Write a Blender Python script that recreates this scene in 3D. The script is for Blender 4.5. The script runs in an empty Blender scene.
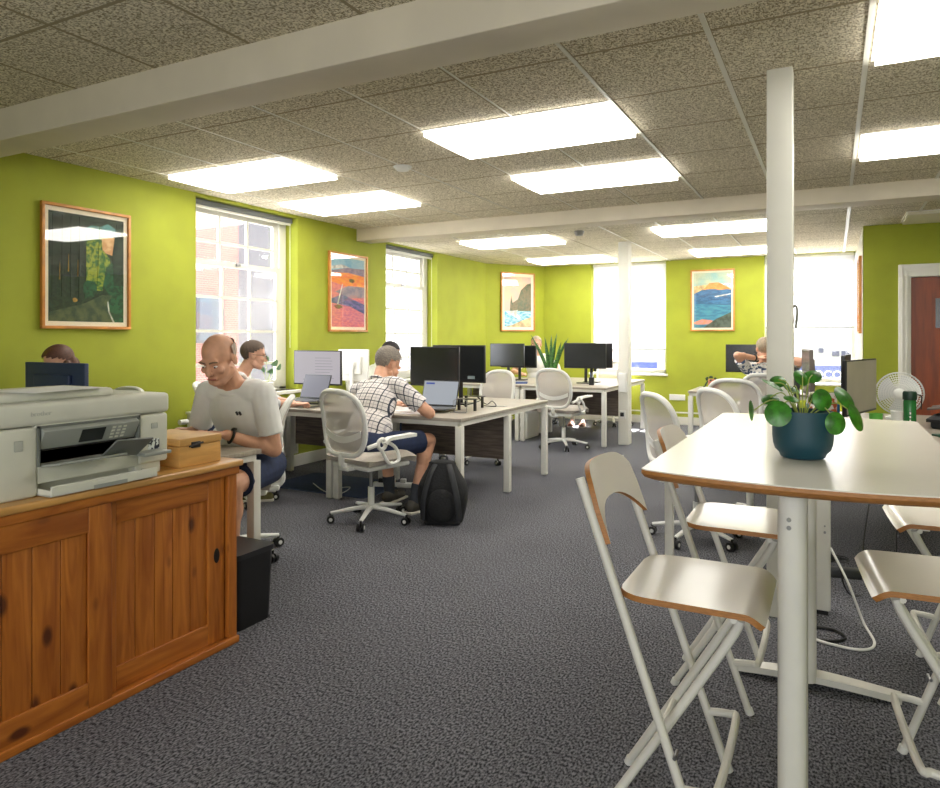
import bpy, bmesh, math, random
from mathutils import Vector, Matrix
random.seed(7)
C = bpy.context.scene.collection
R = math.radians
pi = math.pi

# ------------------------------------------------------------------ materials
def lin(c):
    out = []
    for v in c:
        v /= 255.0
        out.append(v / 12.92 if v <= .04045 else ((v + .055) / 1.055) ** 2.4)
    return tuple(out) + (1.0,)
MATS = {}
def mat(name, col=(200, 200, 200), rough=.6, metal=0., var=0., scale=20., bump=0., col2=None, stretch=None, spec=.5, lo=.35, hi=.65, emit=None, es=0., coat=0.):
    if name in MATS: return MATS[name]
    m = bpy.data.materials.new(name); m.use_nodes = True
    nt = m.node_tree; b = nt.nodes['Principled BSDF']
    b.inputs['Base Color'].default_value = lin(col)
    b.inputs['Roughness'].default_value = rough
    b.inputs['Metallic'].default_value = metal
    b.inputs['Specular IOR Level'].default_value = spec
    b.inputs['Coat Weight'].default_value = coat
    if emit:
        b.inputs['Emission Color'].default_value = lin(emit); b.inputs['Emission Strength'].default_value = es
    tc = nt.nodes.new('ShaderNodeTexCoord'); mp = nt.nodes.new('ShaderNodeMapping')
    nt.links.new(tc.outputs['Object'], mp.inputs['Vector'])
    if stretch: mp.inputs['Scale'].default_value = stretch
    nz = nt.nodes.new('ShaderNodeTexNoise'); nz.inputs['Scale'].default_value = scale
    nz.inputs['Detail'].default_value = 5
    nt.links.new(mp.outputs['Vector'], nz.inputs['Vector'])
    if var or col2:
        rp = nt.nodes.new('ShaderNodeValToRGB')
        c2 = col2 if col2 else tuple(max(0, v * (1 - var)) for v in col)
        rp.color_ramp.elements[0].position = lo; rp.color_ramp.elements[1].position = hi
        rp.color_ramp.elements[0].color = lin(c2); rp.color_ramp.elements[1].color = lin(col)
        nt.links.new(nz.outputs['Fac'], rp.inputs['Fac']); nt.links.new(rp.outputs['Color'], b.inputs['Base Color'])
    if bump:
        bp = nt.nodes.new('ShaderNodeBump'); bp.inputs['Strength'].default_value = bump; bp.inputs['Distance'].default_value = .01
        nt.links.new(nz.outputs['Fac'], bp.inputs['Height']); nt.links.new(bp.outputs['Normal'], b.inputs['Normal'])
    MATS[name] = m
    return m
def see_through(name, alpha, base, gloss=False, rough=.05):
    """fixed mix of a transparent and a plain shader (thin glass, open mesh fabric)"""
    m = bpy.data.materials.new(name); m.use_nodes = True; nt = m.node_tree
    for n in list(nt.nodes): nt.nodes.remove(n)
    o = nt.nodes.new('ShaderNodeOutputMaterial'); mx = nt.nodes.new('ShaderNodeMixShader')
    t = nt.nodes.new('ShaderNodeBsdfTransparent')
    s = nt.nodes.new('ShaderNodeBsdfGlossy' if gloss else 'ShaderNodeBsdfDiffuse')
    s.inputs['Color'].default_value = lin(base)
    if gloss: s.inputs['Roughness'].default_value = rough
    mx.inputs[0].default_value = alpha
    nt.links.new(t.outputs[0], mx.inputs[1]); nt.links.new(s.outputs[0], mx.inputs[2]); nt.links.new(mx.outputs[0], o.inputs[0])
    MATS[name] = m
    return m

M_wall = mat('green_paint', (157, 165, 44), .75, var=.05, scale=3)
M_wallpale = mat('cream_paint', (216, 212, 196), .6, var=.03, scale=4)
M_white = mat('white_metal', (222, 220, 212), .38, var=.03, scale=9)
M_plas = mat('white_plastic', (226, 226, 222), .42, var=.02, scale=8)
M_trim = mat('white_gloss_paint', (224, 222, 212), .4, var=.02, scale=5)
M_black = mat('black_plastic', (20, 20, 22), .4, var=.1, scale=30)
M_dark = mat('dark_grey_plastic', (52, 54, 56), .45, var=.05, scale=30)
M_screen = mat('dark_screen', (30, 32, 33), .22, var=.05, scale=2, spec=.6)
M_desk = mat('desk_laminate', (170, 161, 148), .38, var=.12, scale=6, stretch=(1, 14, 1))
M_panel = mat('dark_wood_panel', (124, 110, 100), .5, var=.3, scale=5, stretch=(1, 1, 12))
M_birch = mat('birch_ply_edge', (178, 120, 62), .5, var=.15, scale=60, stretch=(1, 1, 6))
M_tabletop = mat('white_laminate', (232, 228, 218), .22, var=.01, scale=3)
M_chairfab = mat('grey_seat_fabric', (182, 174, 164), .9, var=.08, scale=150, bump=.2)
M_steel = mat('brushed_steel', (150, 150, 150), .35, metal=.9)
M_rubber = mat('rubber', (26, 26, 27), .7)
M_lightback = mat('light_housing', (235, 232, 225), .5)
M_diff = mat('light_diffuser', (250, 250, 248), .5, emit=(255, 250, 240), es=6.0)
M_diff2 = mat('bright_light_diffuser', (250, 250, 248), .5, emit=(255, 252, 244), es=9.0)
M_unlit = mat('unlit_diffuser', (222, 216, 196), .5)
M_glass = see_through('window_glass', .06, (255, 255, 255), gloss=True)
M_pglass = see_through('picture_glass', .055, (255, 255, 255), gloss=True, rough=.02)
M_mesh = see_through('chair_mesh_fabric', .72, (205, 198, 190))
M_orangewood = mat('picture_frame_oak', (206, 138, 62), .4, var=.15, scale=12, stretch=(1, 1, 6))
M_mount = mat('mount_board', (240, 230, 205), .8)

def pine(name, ax):
    m = mat(name, (176, 104, 36), .42)
    nt = m.node_tree; b = nt.nodes['Principled BSDF']
    tc = nt.nodes.new('ShaderNodeTexCoord'); mp = nt.nodes.new('ShaderNodeMapping')
    st = [9, 9, 9]; st[ax] = .8
    mp.inputs['Scale'].default_value = st
    nt.links.new(tc.outputs['Object'], mp.inputs[0])
    n = nt.nodes.new('ShaderNodeTexNoise'); n.inputs['Scale'].default_value = 3; n.inputs['Detail'].default_value = 6; n.inputs['Distortion'].default_value = 1.2
    nt.links.new(mp.outputs[0], n.inputs['Vector'])
    r = nt.nodes.new('ShaderNodeValToRGB'); r.color_ramp.elements[0].position = .3; r.color_ramp.elements[1].position = .7
    r.color_ramp.elements[0].color = lin((140, 72, 18)); r.color_ramp.elements[1].color = lin((188, 114, 42))
    nt.links.new(n.outputs['Fac'], r.inputs[0])
    mp2 = nt.nodes.new('ShaderNodeMapping'); s2 = [9, 9, 9]; s2[ax] = 4.5; mp2.inputs['Scale'].default_value = s2
    nt.links.new(tc.outputs['Object'], mp2.inputs[0])
    v = nt.nodes.new('ShaderNodeTexVoronoi'); v.inputs['Scale'].default_value = 1.0
    nt.links.new(mp2.outputs[0], v.inputs['Vector'])
    r2 = nt.nodes.new('ShaderNodeValToRGB'); r2.color_ramp.elements[0].position = .10; r2.color_ramp.elements[1].position = .20
    r2.color_ramp.elements[0].color = (1, 1, 1, 1); r2.color_ramp.elements[1].color = (0, 0, 0, 1)
    nt.links.new(v.outputs['Distance'], r2.inputs[0])
    mx = nt.nodes.new('ShaderNodeMix'); mx.data_type = 'RGBA'
    nt.links.new(r2.outputs[0], mx.inputs[0]); nt.links.new(r.outputs[0], mx.inputs[6]); mx.inputs[7].default_value = lin((84, 38, 12))
    nt.links.new(mx.outputs[2], b.inputs['Base Color'])
    return m
M_pineV = pine('pine_upright', 2)
M_pineH = pine('pine_lengthwise', 1)
M_pinetop = mat('pine_top', (214, 160, 88), .35, var=.14, scale=5, stretch=(8, .8, 8), coat=.3)

# ------------------------------------------------------------------ mesh helpers
class MB:
    def __init__(s): s.bm = bmesh.new()
    def _tag(s, before, mi):
        if mi:
            for f in s.bm.faces:
                if f.index == -1 or f not in before: f.material_index = mi
    def box(s, x0, x1, y0, y1, z0, z1, bev=0., M=None, mi=0):
        bm = s.bm; nf = set(bm.faces) if mi else None
        r = bmesh.ops.create_cube(bm, size=1)
        vs = r['verts']
        for v in vs:
            v.co = Vector(((x0 + x1) / 2 + v.co.x * (x1 - x0), (y0 + y1) / 2 + v.co.y * (y1 - y0), (z0 + z1) / 2 + v.co.z * (z1 - z0)))
        if bev:
            es = list({e for v in vs for e in v.link_edges})
            q = bmesh.ops.bevel(bm, geom=es, offset=bev, segments=3, affect='EDGES', profile=.5)
            vs = list({v for f in q['faces'] for v in f.verts} | {v for v in vs if v.is_valid})
        if M is not None:
            for v in vs: v.co = M @ v.co
        if mi: s._tag(nf, mi)
        return s
    def tube(s, pts, r, n=10, caps=True, closed=False, mi=0, flat=1.0):
        bm = s.bm; P = [Vector(p) for p in pts]; m = len(P)
        rr = r if isinstance(r, (list, tuple)) else [r] * m
        rings = []; prev = None
        for i, p in enumerate(P):
            if closed: t = P[(i + 1) % m] - P[i - 1]
            else: t = P[min(i + 1, m - 1)] - P[max(i - 1, 0)]
            t.normalize()
            if prev is None:
                a = Vector((0, 0, 1)) if abs(t.z) < .9 else Vector((1, 0, 0))
                u = t.cross(a).normalized()
            else:
                u = prev - t * prev.dot(t); u.normalize()
            prev = u; w = t.cross(u)
            rings.append([bm.verts.new(p + (u * math.cos(2 * pi * k / n) + w * math.sin(2 * pi * k / n) * flat) * rr[i]) for k in range(n)])
        fs = []
        for i in range(m if closed else m - 1):
            a, b = rings[i], rings[(i + 1) % m]
            for k in range(n): fs.append(bm.faces.new((a[k], a[(k + 1) % n], b[(k + 1) % n], b[k])))
        if caps and not closed:
            fs.append(bm.faces.new(rings[0][::-1])); fs.append(bm.faces.new(rings[-1]))
        for f in fs: f.smooth = True; f.material_index = mi
        return s
    def ell(s, c, r, M=None, u=16, v=10, mi=0):
        bm = s.bm; q = bmesh.ops.create_uvsphere(bm, u_segments=u, v_segments=v, radius=1)
        r = Vector(r) if not isinstance(r, (int, float)) else Vector((r, r, r))
        c = Vector(c)
        for w in q['verts']:
            p = Vector((w.co.x * r.x, w.co.y * r.y, w.co.z * r.z))
            w.co = (M @ p if M is not None else p) + c
        for f in {f for w in q['verts'] for f in w.link_faces}: f.smooth = True; f.material_index = mi
        return s
    def cap(s, a, b, ra, rb, n=12):
        a = Vector(a); b = Vector(b)
        s.tube([a, b], [ra, rb], n); s.ell(a, ra * .99, u=n, v=8); s.ell(b, rb * .99, u=n, v=8)
        return s
    def lathe(s, prof, n=24, c=(0, 0, 0), mi=0):
        bm = s.bm; rings = []
        for (r, z) in prof:
            rings.append([bm.verts.new((c[0] + r * math.cos(2 * pi * k / n), c[1] + r * math.sin(2 * pi * k / n), c[2] + z)) for k in range(n)])
        for a, b in zip(rings, rings[1:]):
            for k in range(n):
                f = bm.faces.new((a[k], a[(k + 1) % n], b[(k + 1) % n], b[k])); f.smooth = True; f.material_index = mi
        f = bm.faces.new(rings[0][::-1]); f.material_index = mi
        f = bm.faces.new(rings[-1]); f.material_index = mi
        return s
    def prism(s, outline, t0, t1, fn=None, side=0, face=0):
        """outline (u,v) extruded t0..t1; fn maps (u,v,t) to a point"""
        bm = s.bm; fn = fn or (lambda u, v, t: (u, v, t))
        a = [bm.verts.new(fn(u, v, t0)) for u, v in outline]; b = [bm.verts.new(fn(u, v, t1)) for u, v in outline]
        n = len(a)
        f = bm.faces.new(a[::-1]); f.material_index = face
        f = bm.faces.new(b); f.material_index = face
        for k in range(n):
            f = bm.faces.new((a[k], a[(k + 1) % n], b[(k + 1) % n], b[k])); f.material_index = side
        return s
    def sheet(s, fn, nu, nv, thick=0., smooth=True, mi=0, edge=None):
        """grid surface fn(u,v) with u,v in 0..1, given thickness along its normal"""
        bm = s.bm
        P = [[Vector(fn(i / nu, j / nv)) for j in range(nv + 1)] for i in range(nu + 1)]
        def nrm(i, j):
            a = P[min(i + 1, nu)][j] - P[max(i - 1, 0)][j]; b = P[i][min(j + 1, nv)] - P[i][max(j - 1, 0)]
            n = a.cross(b); return n.normalized() if n.length > 1e-9 else Vector((0, 0, 1))
        A = [[bm.verts.new(P[i][j] + nrm(i, j) * thick / 2) for j in range(nv + 1)] for i in range(nu + 1)]
        fs = []
        for i in range(nu):
            for j in range(nv): fs.append(bm.faces.new((A[i][j], A[i + 1][j], A[i + 1][j + 1], A[i][j + 1])))
        if thick:
            B = [[bm.verts.new(P[i][j] - nrm(i, j) * thick / 2) for j in range(nv + 1)] for i in range(nu + 1)]
            for i in range(nu):
                for j in range(nv): fs.append(bm.faces.new((B[i][j + 1], B[i + 1][j + 1], B[i + 1][j], B[i][j])))
            loop = [(i, 0) for i in range(nu)] + [(nu, j) for j in range(nv)] + [(i, nv) for i in range(nu, 0, -1)] + [(0, j) for j in range(nv, 0, -1)]
            for k in range(len(loop)):
                p, q = loop[k], loop[(k + 1) % len(loop)]
                f = bm.faces.new((A[q[0]][q[1]], A[p[0]][p[1]], B[p[0]][p[1]], B[q[0]][q[1]])); f.material_index = mi if edge is None else edge
        for f in fs: f.smooth = smooth; f.material_index = mi
        return s
    def xf(s, M):
        for v in s.bm.verts: v.co = M @ v.co
        return s
    def build(s, name, m, parent=None, sharp=35):
        me = bpy.data.meshes.new(name)
        bmesh.ops.recalc_face_normals(s.bm, faces=list(s.bm.faces))
        s.bm.to_mesh(me); s.bm.free()
        for x in (m if isinstance(m, (list, tuple)) else [m]): me.materials.append(x)
        o = bpy.data.objects.new(name, me); C.objects.link(o)
        if parent is not None: o.parent = parent
        try: me.set_sharp_from_angle(angle=R(sharp))
        except Exception: pass
        return o
def rrect(w, h, r, n=5, cx=0, cy=0):
    o = []
    for sx, sy, a0 in ((1, 1, 0), (-1, 1, 90), (-1, -1, 180), (1, -1, 270)):
        for k in range(n + 1):
            a = R(a0 + 90 * k / n)
            o.append((cx + sx * (w / 2 - r) + r * math.cos(a), cy + sy * (h / 2 - r) + r * math.sin(a)))
    return o
def arc(pts, n=6):
    """Catmull-Rom through the points"""
    P = [Vector(p) for p in pts]; out = []
    for i in range(len(P) - 1):
        p0, p1, p2, p3 = P[max(i - 1, 0)], P[i], P[i + 1], P[min(i + 2, len(P) - 1)]
        for k in range(n):
            t = k / n
            out.append(.5 * ((2 * p1) + (p2 - p0) * t + (2 * p0 - 5 * p1 + 4 * p2 - p3) * t * t + (3 * p1 - p0 - 3 * p2 + p3) * t ** 3))
    out.append(P[-1]); return out
def thing(name, label, cat, loc=(0, 0, 0), rz=0., group=None):
    o = bpy.data.objects.new(name, None); C.objects.link(o); o.empty_display_size = .1
    o.location = loc; o.rotation_euler = (0, 0, rz); o['label'] = label; o['category'] = cat
    if group: o['group'] = group
    return o
def tag(o, label, cat, group=None, loc=None, rz=None):
    o['label'] = label; o['category'] = cat
    if group: o['group'] = group
    if loc is not None: o.location = loc
    if rz is not None: o.rotation_euler = (0, 0, rz)
    return o
def struct(o): o['kind'] = 'structure'; return o
def kids(o): return [x for x in bpy.data.objects if x.parent == o]
def dup(root, loc, rz, label, group=None):
    r = root.copy(); C.objects.link(r); r.location = loc; r.rotation_euler = (0, 0, rz); r['label'] = label
    if group: r['group'] = group
    for ch in kids(root):
        c = ch.copy(); C.objects.link(c); c.parent = r
        for g in kids(ch):
            d = g.copy(); C.objects.link(d); d.parent = c
    return r

# ------------------------------------------------------------------ room
XL, YF, ZC, ZF = -4.98, 11.1, 2.617, 2.545
XR, YB = 3.4, -2.6
SIDE_X, DOOR_Y = .29, 8.67
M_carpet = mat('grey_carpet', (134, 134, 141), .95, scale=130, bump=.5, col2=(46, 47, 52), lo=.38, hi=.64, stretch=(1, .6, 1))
def carpet_fix():
    nt = M_carpet.node_tree; b = nt.nodes['Principled BSDF']; b.inputs['Specular IOR Level'].default_value = .1
    rp = [n for n in nt.nodes if n.type == 'VALTORGB'][0]
    tc = [n for n in nt.nodes if n.type == 'TEX_COORD'][0]
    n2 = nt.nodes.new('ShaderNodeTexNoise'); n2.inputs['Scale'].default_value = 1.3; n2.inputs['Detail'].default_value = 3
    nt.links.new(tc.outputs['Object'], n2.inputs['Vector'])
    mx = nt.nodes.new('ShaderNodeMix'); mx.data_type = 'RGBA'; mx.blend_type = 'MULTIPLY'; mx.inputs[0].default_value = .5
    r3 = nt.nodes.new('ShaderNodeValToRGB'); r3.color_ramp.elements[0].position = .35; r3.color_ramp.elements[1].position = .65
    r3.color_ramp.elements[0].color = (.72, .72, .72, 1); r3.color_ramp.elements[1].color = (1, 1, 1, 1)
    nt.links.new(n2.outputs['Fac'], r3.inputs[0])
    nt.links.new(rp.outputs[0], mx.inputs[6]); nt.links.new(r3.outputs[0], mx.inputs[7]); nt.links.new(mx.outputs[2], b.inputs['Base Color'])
carpet_fix()
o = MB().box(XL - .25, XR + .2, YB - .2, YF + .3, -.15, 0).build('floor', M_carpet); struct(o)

def ceiling_mat():
    m = mat('fissured_ceiling_tile', (168, 158, 140), .9)
    nt = m.node_tree; b = nt.nodes['Principled BSDF']; b.inputs['Specular IOR Level'].default_value = .1
    tc = nt.nodes.new('ShaderNodeTexCoord')
    facs = []
    for st, thr in (((1, 2.3, 1), .5), ((2.3, 1, 1), .5)):
        mp = nt.nodes.new('ShaderNodeMapping'); mp.inputs['Scale'].default_value = st
        nt.links.new(tc.outputs['Object'], mp.inputs[0])
        n = nt.nodes.new('ShaderNodeTexNoise'); n.inputs['Scale'].default_value = 62; n.inputs['Detail'].default_value = 3; n.inputs['Roughness'].default_value = .6
        nt.links.new(mp.outputs[0], n.inputs['Vector']); facs.append(n)
    mn = nt.nodes.new('ShaderNodeMath'); mn.operation = 'MINIMUM'
    nt.links.new(facs[0].outputs['Fac'], mn.inputs[0]); nt.links.new(facs[1].outputs['Fac'], mn.inputs[1])
    r = nt.nodes.new('ShaderNodeValToRGB'); r.color_ramp.elements[0].position = .40; r.color_ramp.elements[1].position = .49
    r.color_ramp.elements[0].color = lin((150, 139, 114)); r.color_ramp.elements[1].color = lin((238, 230, 210))
    nt.links.new(mn.outputs[0], r.inputs[0])
    # joints between the tiles: 0.6 m across, 0.65 m along
    sx = nt.nodes.new('ShaderNodeSeparateXYZ'); nt.links.new(tc.outputs['Object'], sx.inputs[0])
    prev = None
    for ax, off, per in ((0, .465, .6), (1, -3.05, .65)):
        a = nt.nodes.new('ShaderNodeMath'); a.operation = 'ADD'; a.inputs[1].default_value = off + per * 20 + .004
        nt.links.new(sx.outputs[ax], a.inputs[0])
        d = nt.nodes.new('ShaderNodeMath'); d.operation = 'MODULO'; d.inputs[1].default_value = per; nt.links.new(a.outputs[0], d.inputs[0])
        l = nt.nodes.new('ShaderNodeMath'); l.operation = 'LESS_THAN'; l.inputs[1].default_value = .018; nt.links.new(d.outputs[0], l.inputs[0])
        if prev is None: prev = l
        else:
            q = nt.nodes.new('ShaderNodeMath'); q.operation = 'MAXIMUM'; nt.links.new(prev.outputs[0], q.inputs[0]); nt.links.new(l.outputs[0], q.inputs[1]); prev = q
    mx = nt.nodes.new('ShaderNodeMix'); mx.data_type = 'RGBA'
    nt.links.new(prev.outputs[0], mx.inputs[0]); nt.links.new(r.outputs[0], mx.inputs[6]); mx.inputs[7].default_value = lin((158, 146, 120))
    nt.links.new(mx.outputs[2], b.inputs['Base Color'])
    bp = nt.nodes.new('ShaderNodeBump'); bp.inputs['Strength'].default_value = .5; bp.inputs['Distance'].default_value = .004
    nt.links.new(mn.outputs[0], bp.inputs['Height']); nt.links.new(bp.outputs[0], b.inputs['Normal'])
    return m
M_ceil = ceiling_mat()
b = MB(); b.box(XL - .25, XR + .2, YB - .2, 6.95, ZC, ZC + .1); b.box(XL - .25, XR + .2, 6.9, YF + .3, ZF, ZF + .172)
struct(b.build('ceiling', M_ceil))
# white grid bars of the suspended ceiling
b = MB()
for x, w in ((-1.065, .012), (-.465, .016), (.135, .018), (.735, .016)):
    b.box(x - w / 2 - .003, x + w / 2 + .003, 2.48, 6.7, ZC - .006, ZC + .002)
for x in (-1.65, -2.25, -2.85, -3.45, -4.05, -4.65): b.box(x - .005, x + .005, 2.48, 6.7, ZC - .004, ZC + .002)
for x, w in ((-2.25, .012), (-1.65, .018), (-1.065, .012), (-.465, .02), (.135, .03), (.735, .02), (-3.45, .01), (-4.05, .01)):
    y1 = YF if x < SIDE_X else DOOR_Y
    b.box(x - w / 2, x + w / 2, 6.9, y1, ZF - .006, ZF + .002)
struct(b.build('trim_1', M_trim))

def wall_x(b, x0, x1, segs, zt):
    pass
# left wall with two windows
WIN = [(4.36, 5.68), (7.31, 8.59)]
ZS, ZT = .80, 2.59
ZTS = {4.36: 2.59, 7.31: 2.53}
b = MB(); y = YB
for (a, c) in WIN:
    b.box(XL - .25, XL, y, a, 0, 2.7); b.box(XL - .25, XL, a, c, 0, ZS); b.box(XL - .25, XL, a, c, ZTS[a], 2.7); y = c
b.box(XL - .25, XL, y, 10.165, 0, 2.7)
struct(b.build('wall_left', M_wall))
# chamfered corner and far wall
P0 = Vector((XL, 10.165, 0)); P1 = Vector((-4.345, YF, 0))
b = MB(); b.prism([(P0.x, P0.y), (P1.x, P1.y), (P1.x, P1.y + .25), (P0.x - .25, P1.y + .25), (P0.x - .25, P0.y)], 0, 2.7)
struct(b.build('wall_corner', M_wall))
FW = [(-3.515, -2.312), (-.9, SIDE_X - .01)]
ZS2 = .80
b = MB(); x = P1.x
for (a, c) in FW:
    b.box(x, a, YF, YF + .25, 0, 2.7); b.box(a, c, YF, YF + .25, 0, .78 if a < -2 else .70); b.box(a, c, YF, YF + .25, 2.54, 2.7); x = c
struct(b.build('wall_far', M_wall))
b = MB(); b.box(SIDE_X, SIDE_X + .22, DOOR_Y + .002, YF + .25, 0, 2.7)
struct(b.build('wall_side', M_wallpale))
DX0 = .728; DX1 = 1.55
b = MB(); b.box(SIDE_X, DX0 - .11, DOOR_Y, DOOR_Y + .2, 0, 2.7); b.box(DX0 - .11, DX1 + .11, DOOR_Y, DOOR_Y + .2, 2.11, 2.7); b.box(DX1 + .11, XR + .2, DOOR_Y, DOOR_Y + .2, 0, 2.7)
struct(b.build('wall_right_return', M_wall))
b = MB(); b.box(XR, XR + .2, YB, DOOR_Y, 0, 2.7); struct(b.build('wall_right', M_wall))
b = MB(); b.box(XL - .25, XR + .2, YB - .2, YB, 0, 2.7); struct(b.build('wall_back', M_wall))
# beams
M_beam = mat('beam_paint', (214, 204, 184), .65, var=.04, scale=3)
struct(MB().box(XL, XR, 2.27, 2.49, 2.44, ZC + .02, .006).build('trim_2', M_beam))
struct(MB().box(XL, XR, 6.70, 6.97, 2.478, ZC + .02, .004).build('trim_3', M_beam))
# posts
struct(MB().box(-.283, -.168, 3.63, 3.75, 0, ZC, .006).build('trim_4', M_trim))
p2 = MB().box(-2.39, -2.26, 8.64, 8.8, 0, ZF, .01)
struct(p2.build('trim_5', M_trim))
# skirting
b = MB(); b.box(XL, XL + .02, YB, 10.165, 0, .12, .004); struct(b.build('baseboard_left', M_trim))
b = MB(); b.box(P1.x, SIDE_X, YF - .02, YF, 0, .12, .004); struct(b.build('baseboard_far', M_trim))
b = MB(); b.box(SIDE_X - .02, SIDE_X, DOOR_Y, YF - .02, 0, .12, .004); struct(b.build('baseboard_side', M_trim))
# heating pipe along the far wall
tag(MB().tube([(P1.x + .1, YF - .05, 0), (P1.x + .1, YF - .05, .19), (SIDE_X - .05, YF - .05, .19), (SIDE_X - .05, YF - .05, 0)], .012).build('heating_pipe', M_trim), 'thin white heating pipe running along the skirting of the far wall', 'pipe')

# door
d = thing('door_1', '', '', (0, 0, 0)); del d['label']; del d['category']; struct(d)
M_door = mat('varnished_door_wood', (158, 70, 18), .4, var=.2, scale=4, stretch=(5, 5, .6))
b = MB()
for s, x in ((0, DX0), (1, DX1)):
    x0, x1 = (x - .115, x) if s == 0 else (x, x + .115)
    b.box(x0, x1, DOOR_Y - .02, DOOR_Y + .12, 0, 1.977 + .115, .006)
b.box(DX0 - .115, DX1 + .115, DOOR_Y - .022, DOOR_Y + .12, 1.977, 2.11, .006)
for k in (.03, .07): b.box(DX0 - .115 + k, DX1 + .115 - k, DOOR_Y - .03, DOOR_Y - .018, 2.11 - k - .012, 2.11 - k)
for k in (.03, .07): b.box(DX0 - .115 + k, DX0 - .115 + k + .012, DOOR_Y - .03, DOOR_Y - .018, 0, 2.11 - k)
b.build('door_frame', M_trim, d)
b = MB(); b.box(DX0, DX1, DOOR_Y + .05, DOOR_Y + .095, .005, 1.975); b.build('door_leaf', M_door, d)
b = MB(); b.box(.948, 1.16, DOOR_Y + .04, DOOR_Y + .052, 1.44, 1.75); b.build('door_glass', M_screen, d)

# sash windows in the left wall
M_blindgrey = mat('grey_blind_cassette', (104, 108, 110), .5)
def sash(i, y0, y1):
    ZT = ZTS[y0]
    w = thing('window_%d' % i, '', ''); del w['label']; del w['category']; struct(w)
    xg = XL - .19
    b = MB()   # box frame
    b.box(xg - .03, xg + .03, y0, y0 + .05, ZS, ZT); b.box(xg - .03, xg + .03, y1 - .10, y1, ZS, ZT, .004)
    b.box(xg - .03, xg + .03, y0, y1, ZT - .05, ZT); b.box(xg - .03, xg + .03, y0, y1, ZS, ZS + .03)
    b.build('window_frame', M_trim, w)
    g0, g1 = y0 + .05, y1 - .10
    for nm, dx, za, zb, hz in (('upper_sash', -.018, 2.02, ZT - .05, (2.24,)), ('lower_sash', .018, ZS + .03, 2.06, (1.08, 1.40, 1.72))):
        b = MB(); x0, x1 = xg + dx - .016, xg + dx + .016
        b.box(x0, x1, g0, g0 + .045, za, zb); b.box(x0, x1, g1 - .055, g1, za, zb)
        b.box(x0 + .0015, x1 - .0015, g0 + .002, g1 - .002, za + .001, za + (.045 if nm[0] == 'u' else .07)); b.box(x0 + .0015, x1 - .0015, g0 + .002, g1 - .002, zb - .05, zb - .001)
        for k in (1, 2):
            yy = g0 + .045 + (g1 - g0 - .1) * k / 3; b.box(x0 + .004, x1 - .004, yy - .013, yy + .013, za + .01, zb - .01)
        for z in hz: b.box(x0 + .0055, x1 - .0055, g0 + .01, g1 - .01, z - .013, z + .013)
        s = b.build(nm, M_trim, w)
        MB().box(xg + dx - .002, xg + dx + .002, g0 + .02, g1 - .02, za + .02, zb - .02).build('pane', M_glass, s)
    MB().box(XL - .16, XL + .05, y0 - .02, y1 + .02, ZS - .035, ZS, .008).build('window_sill', M_trim, w)
    b = MB(); b.box(xg + .028, xg + .06, (g0 + g1) / 2 - .02, (g0 + g1) / 2 + .02, 2.03, 2.06); b.build('sash_catch', M_steel, w)
sash(1, *WIN[0]); sash(2, *WIN[1])
for i, (y0, y1) in enumerate(WIN):
    t = thing('window_blind', ('raised grey blind cassette above the window nearest the camera' if i == 0 else 'raised grey blind cassette above the farther left window by the beam'), 'blind', (XL - .09, (y0 + y1) / 2, ZTS[y0] - .055))
    MB().box(-.03, .03, -(y1 - y0) / 2 + .01, (y1 - y0) / 2 - .01, 0, .05, .005).build('cassette', M_blindgrey, t)
    MB().box(-.012, .012, -(y1 - y0) / 2 + .02, (y1 - y0) / 2 - .02, -.02, 0).build('bottom_bar', M_trim, t)
    MB().tube([(.03, (y1 - y0) / 2 - .05, 0), (.03, (y1 - y0) / 2 - .05, -1.3)], .002, 6).build('cord', M_trim, t)

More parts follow.
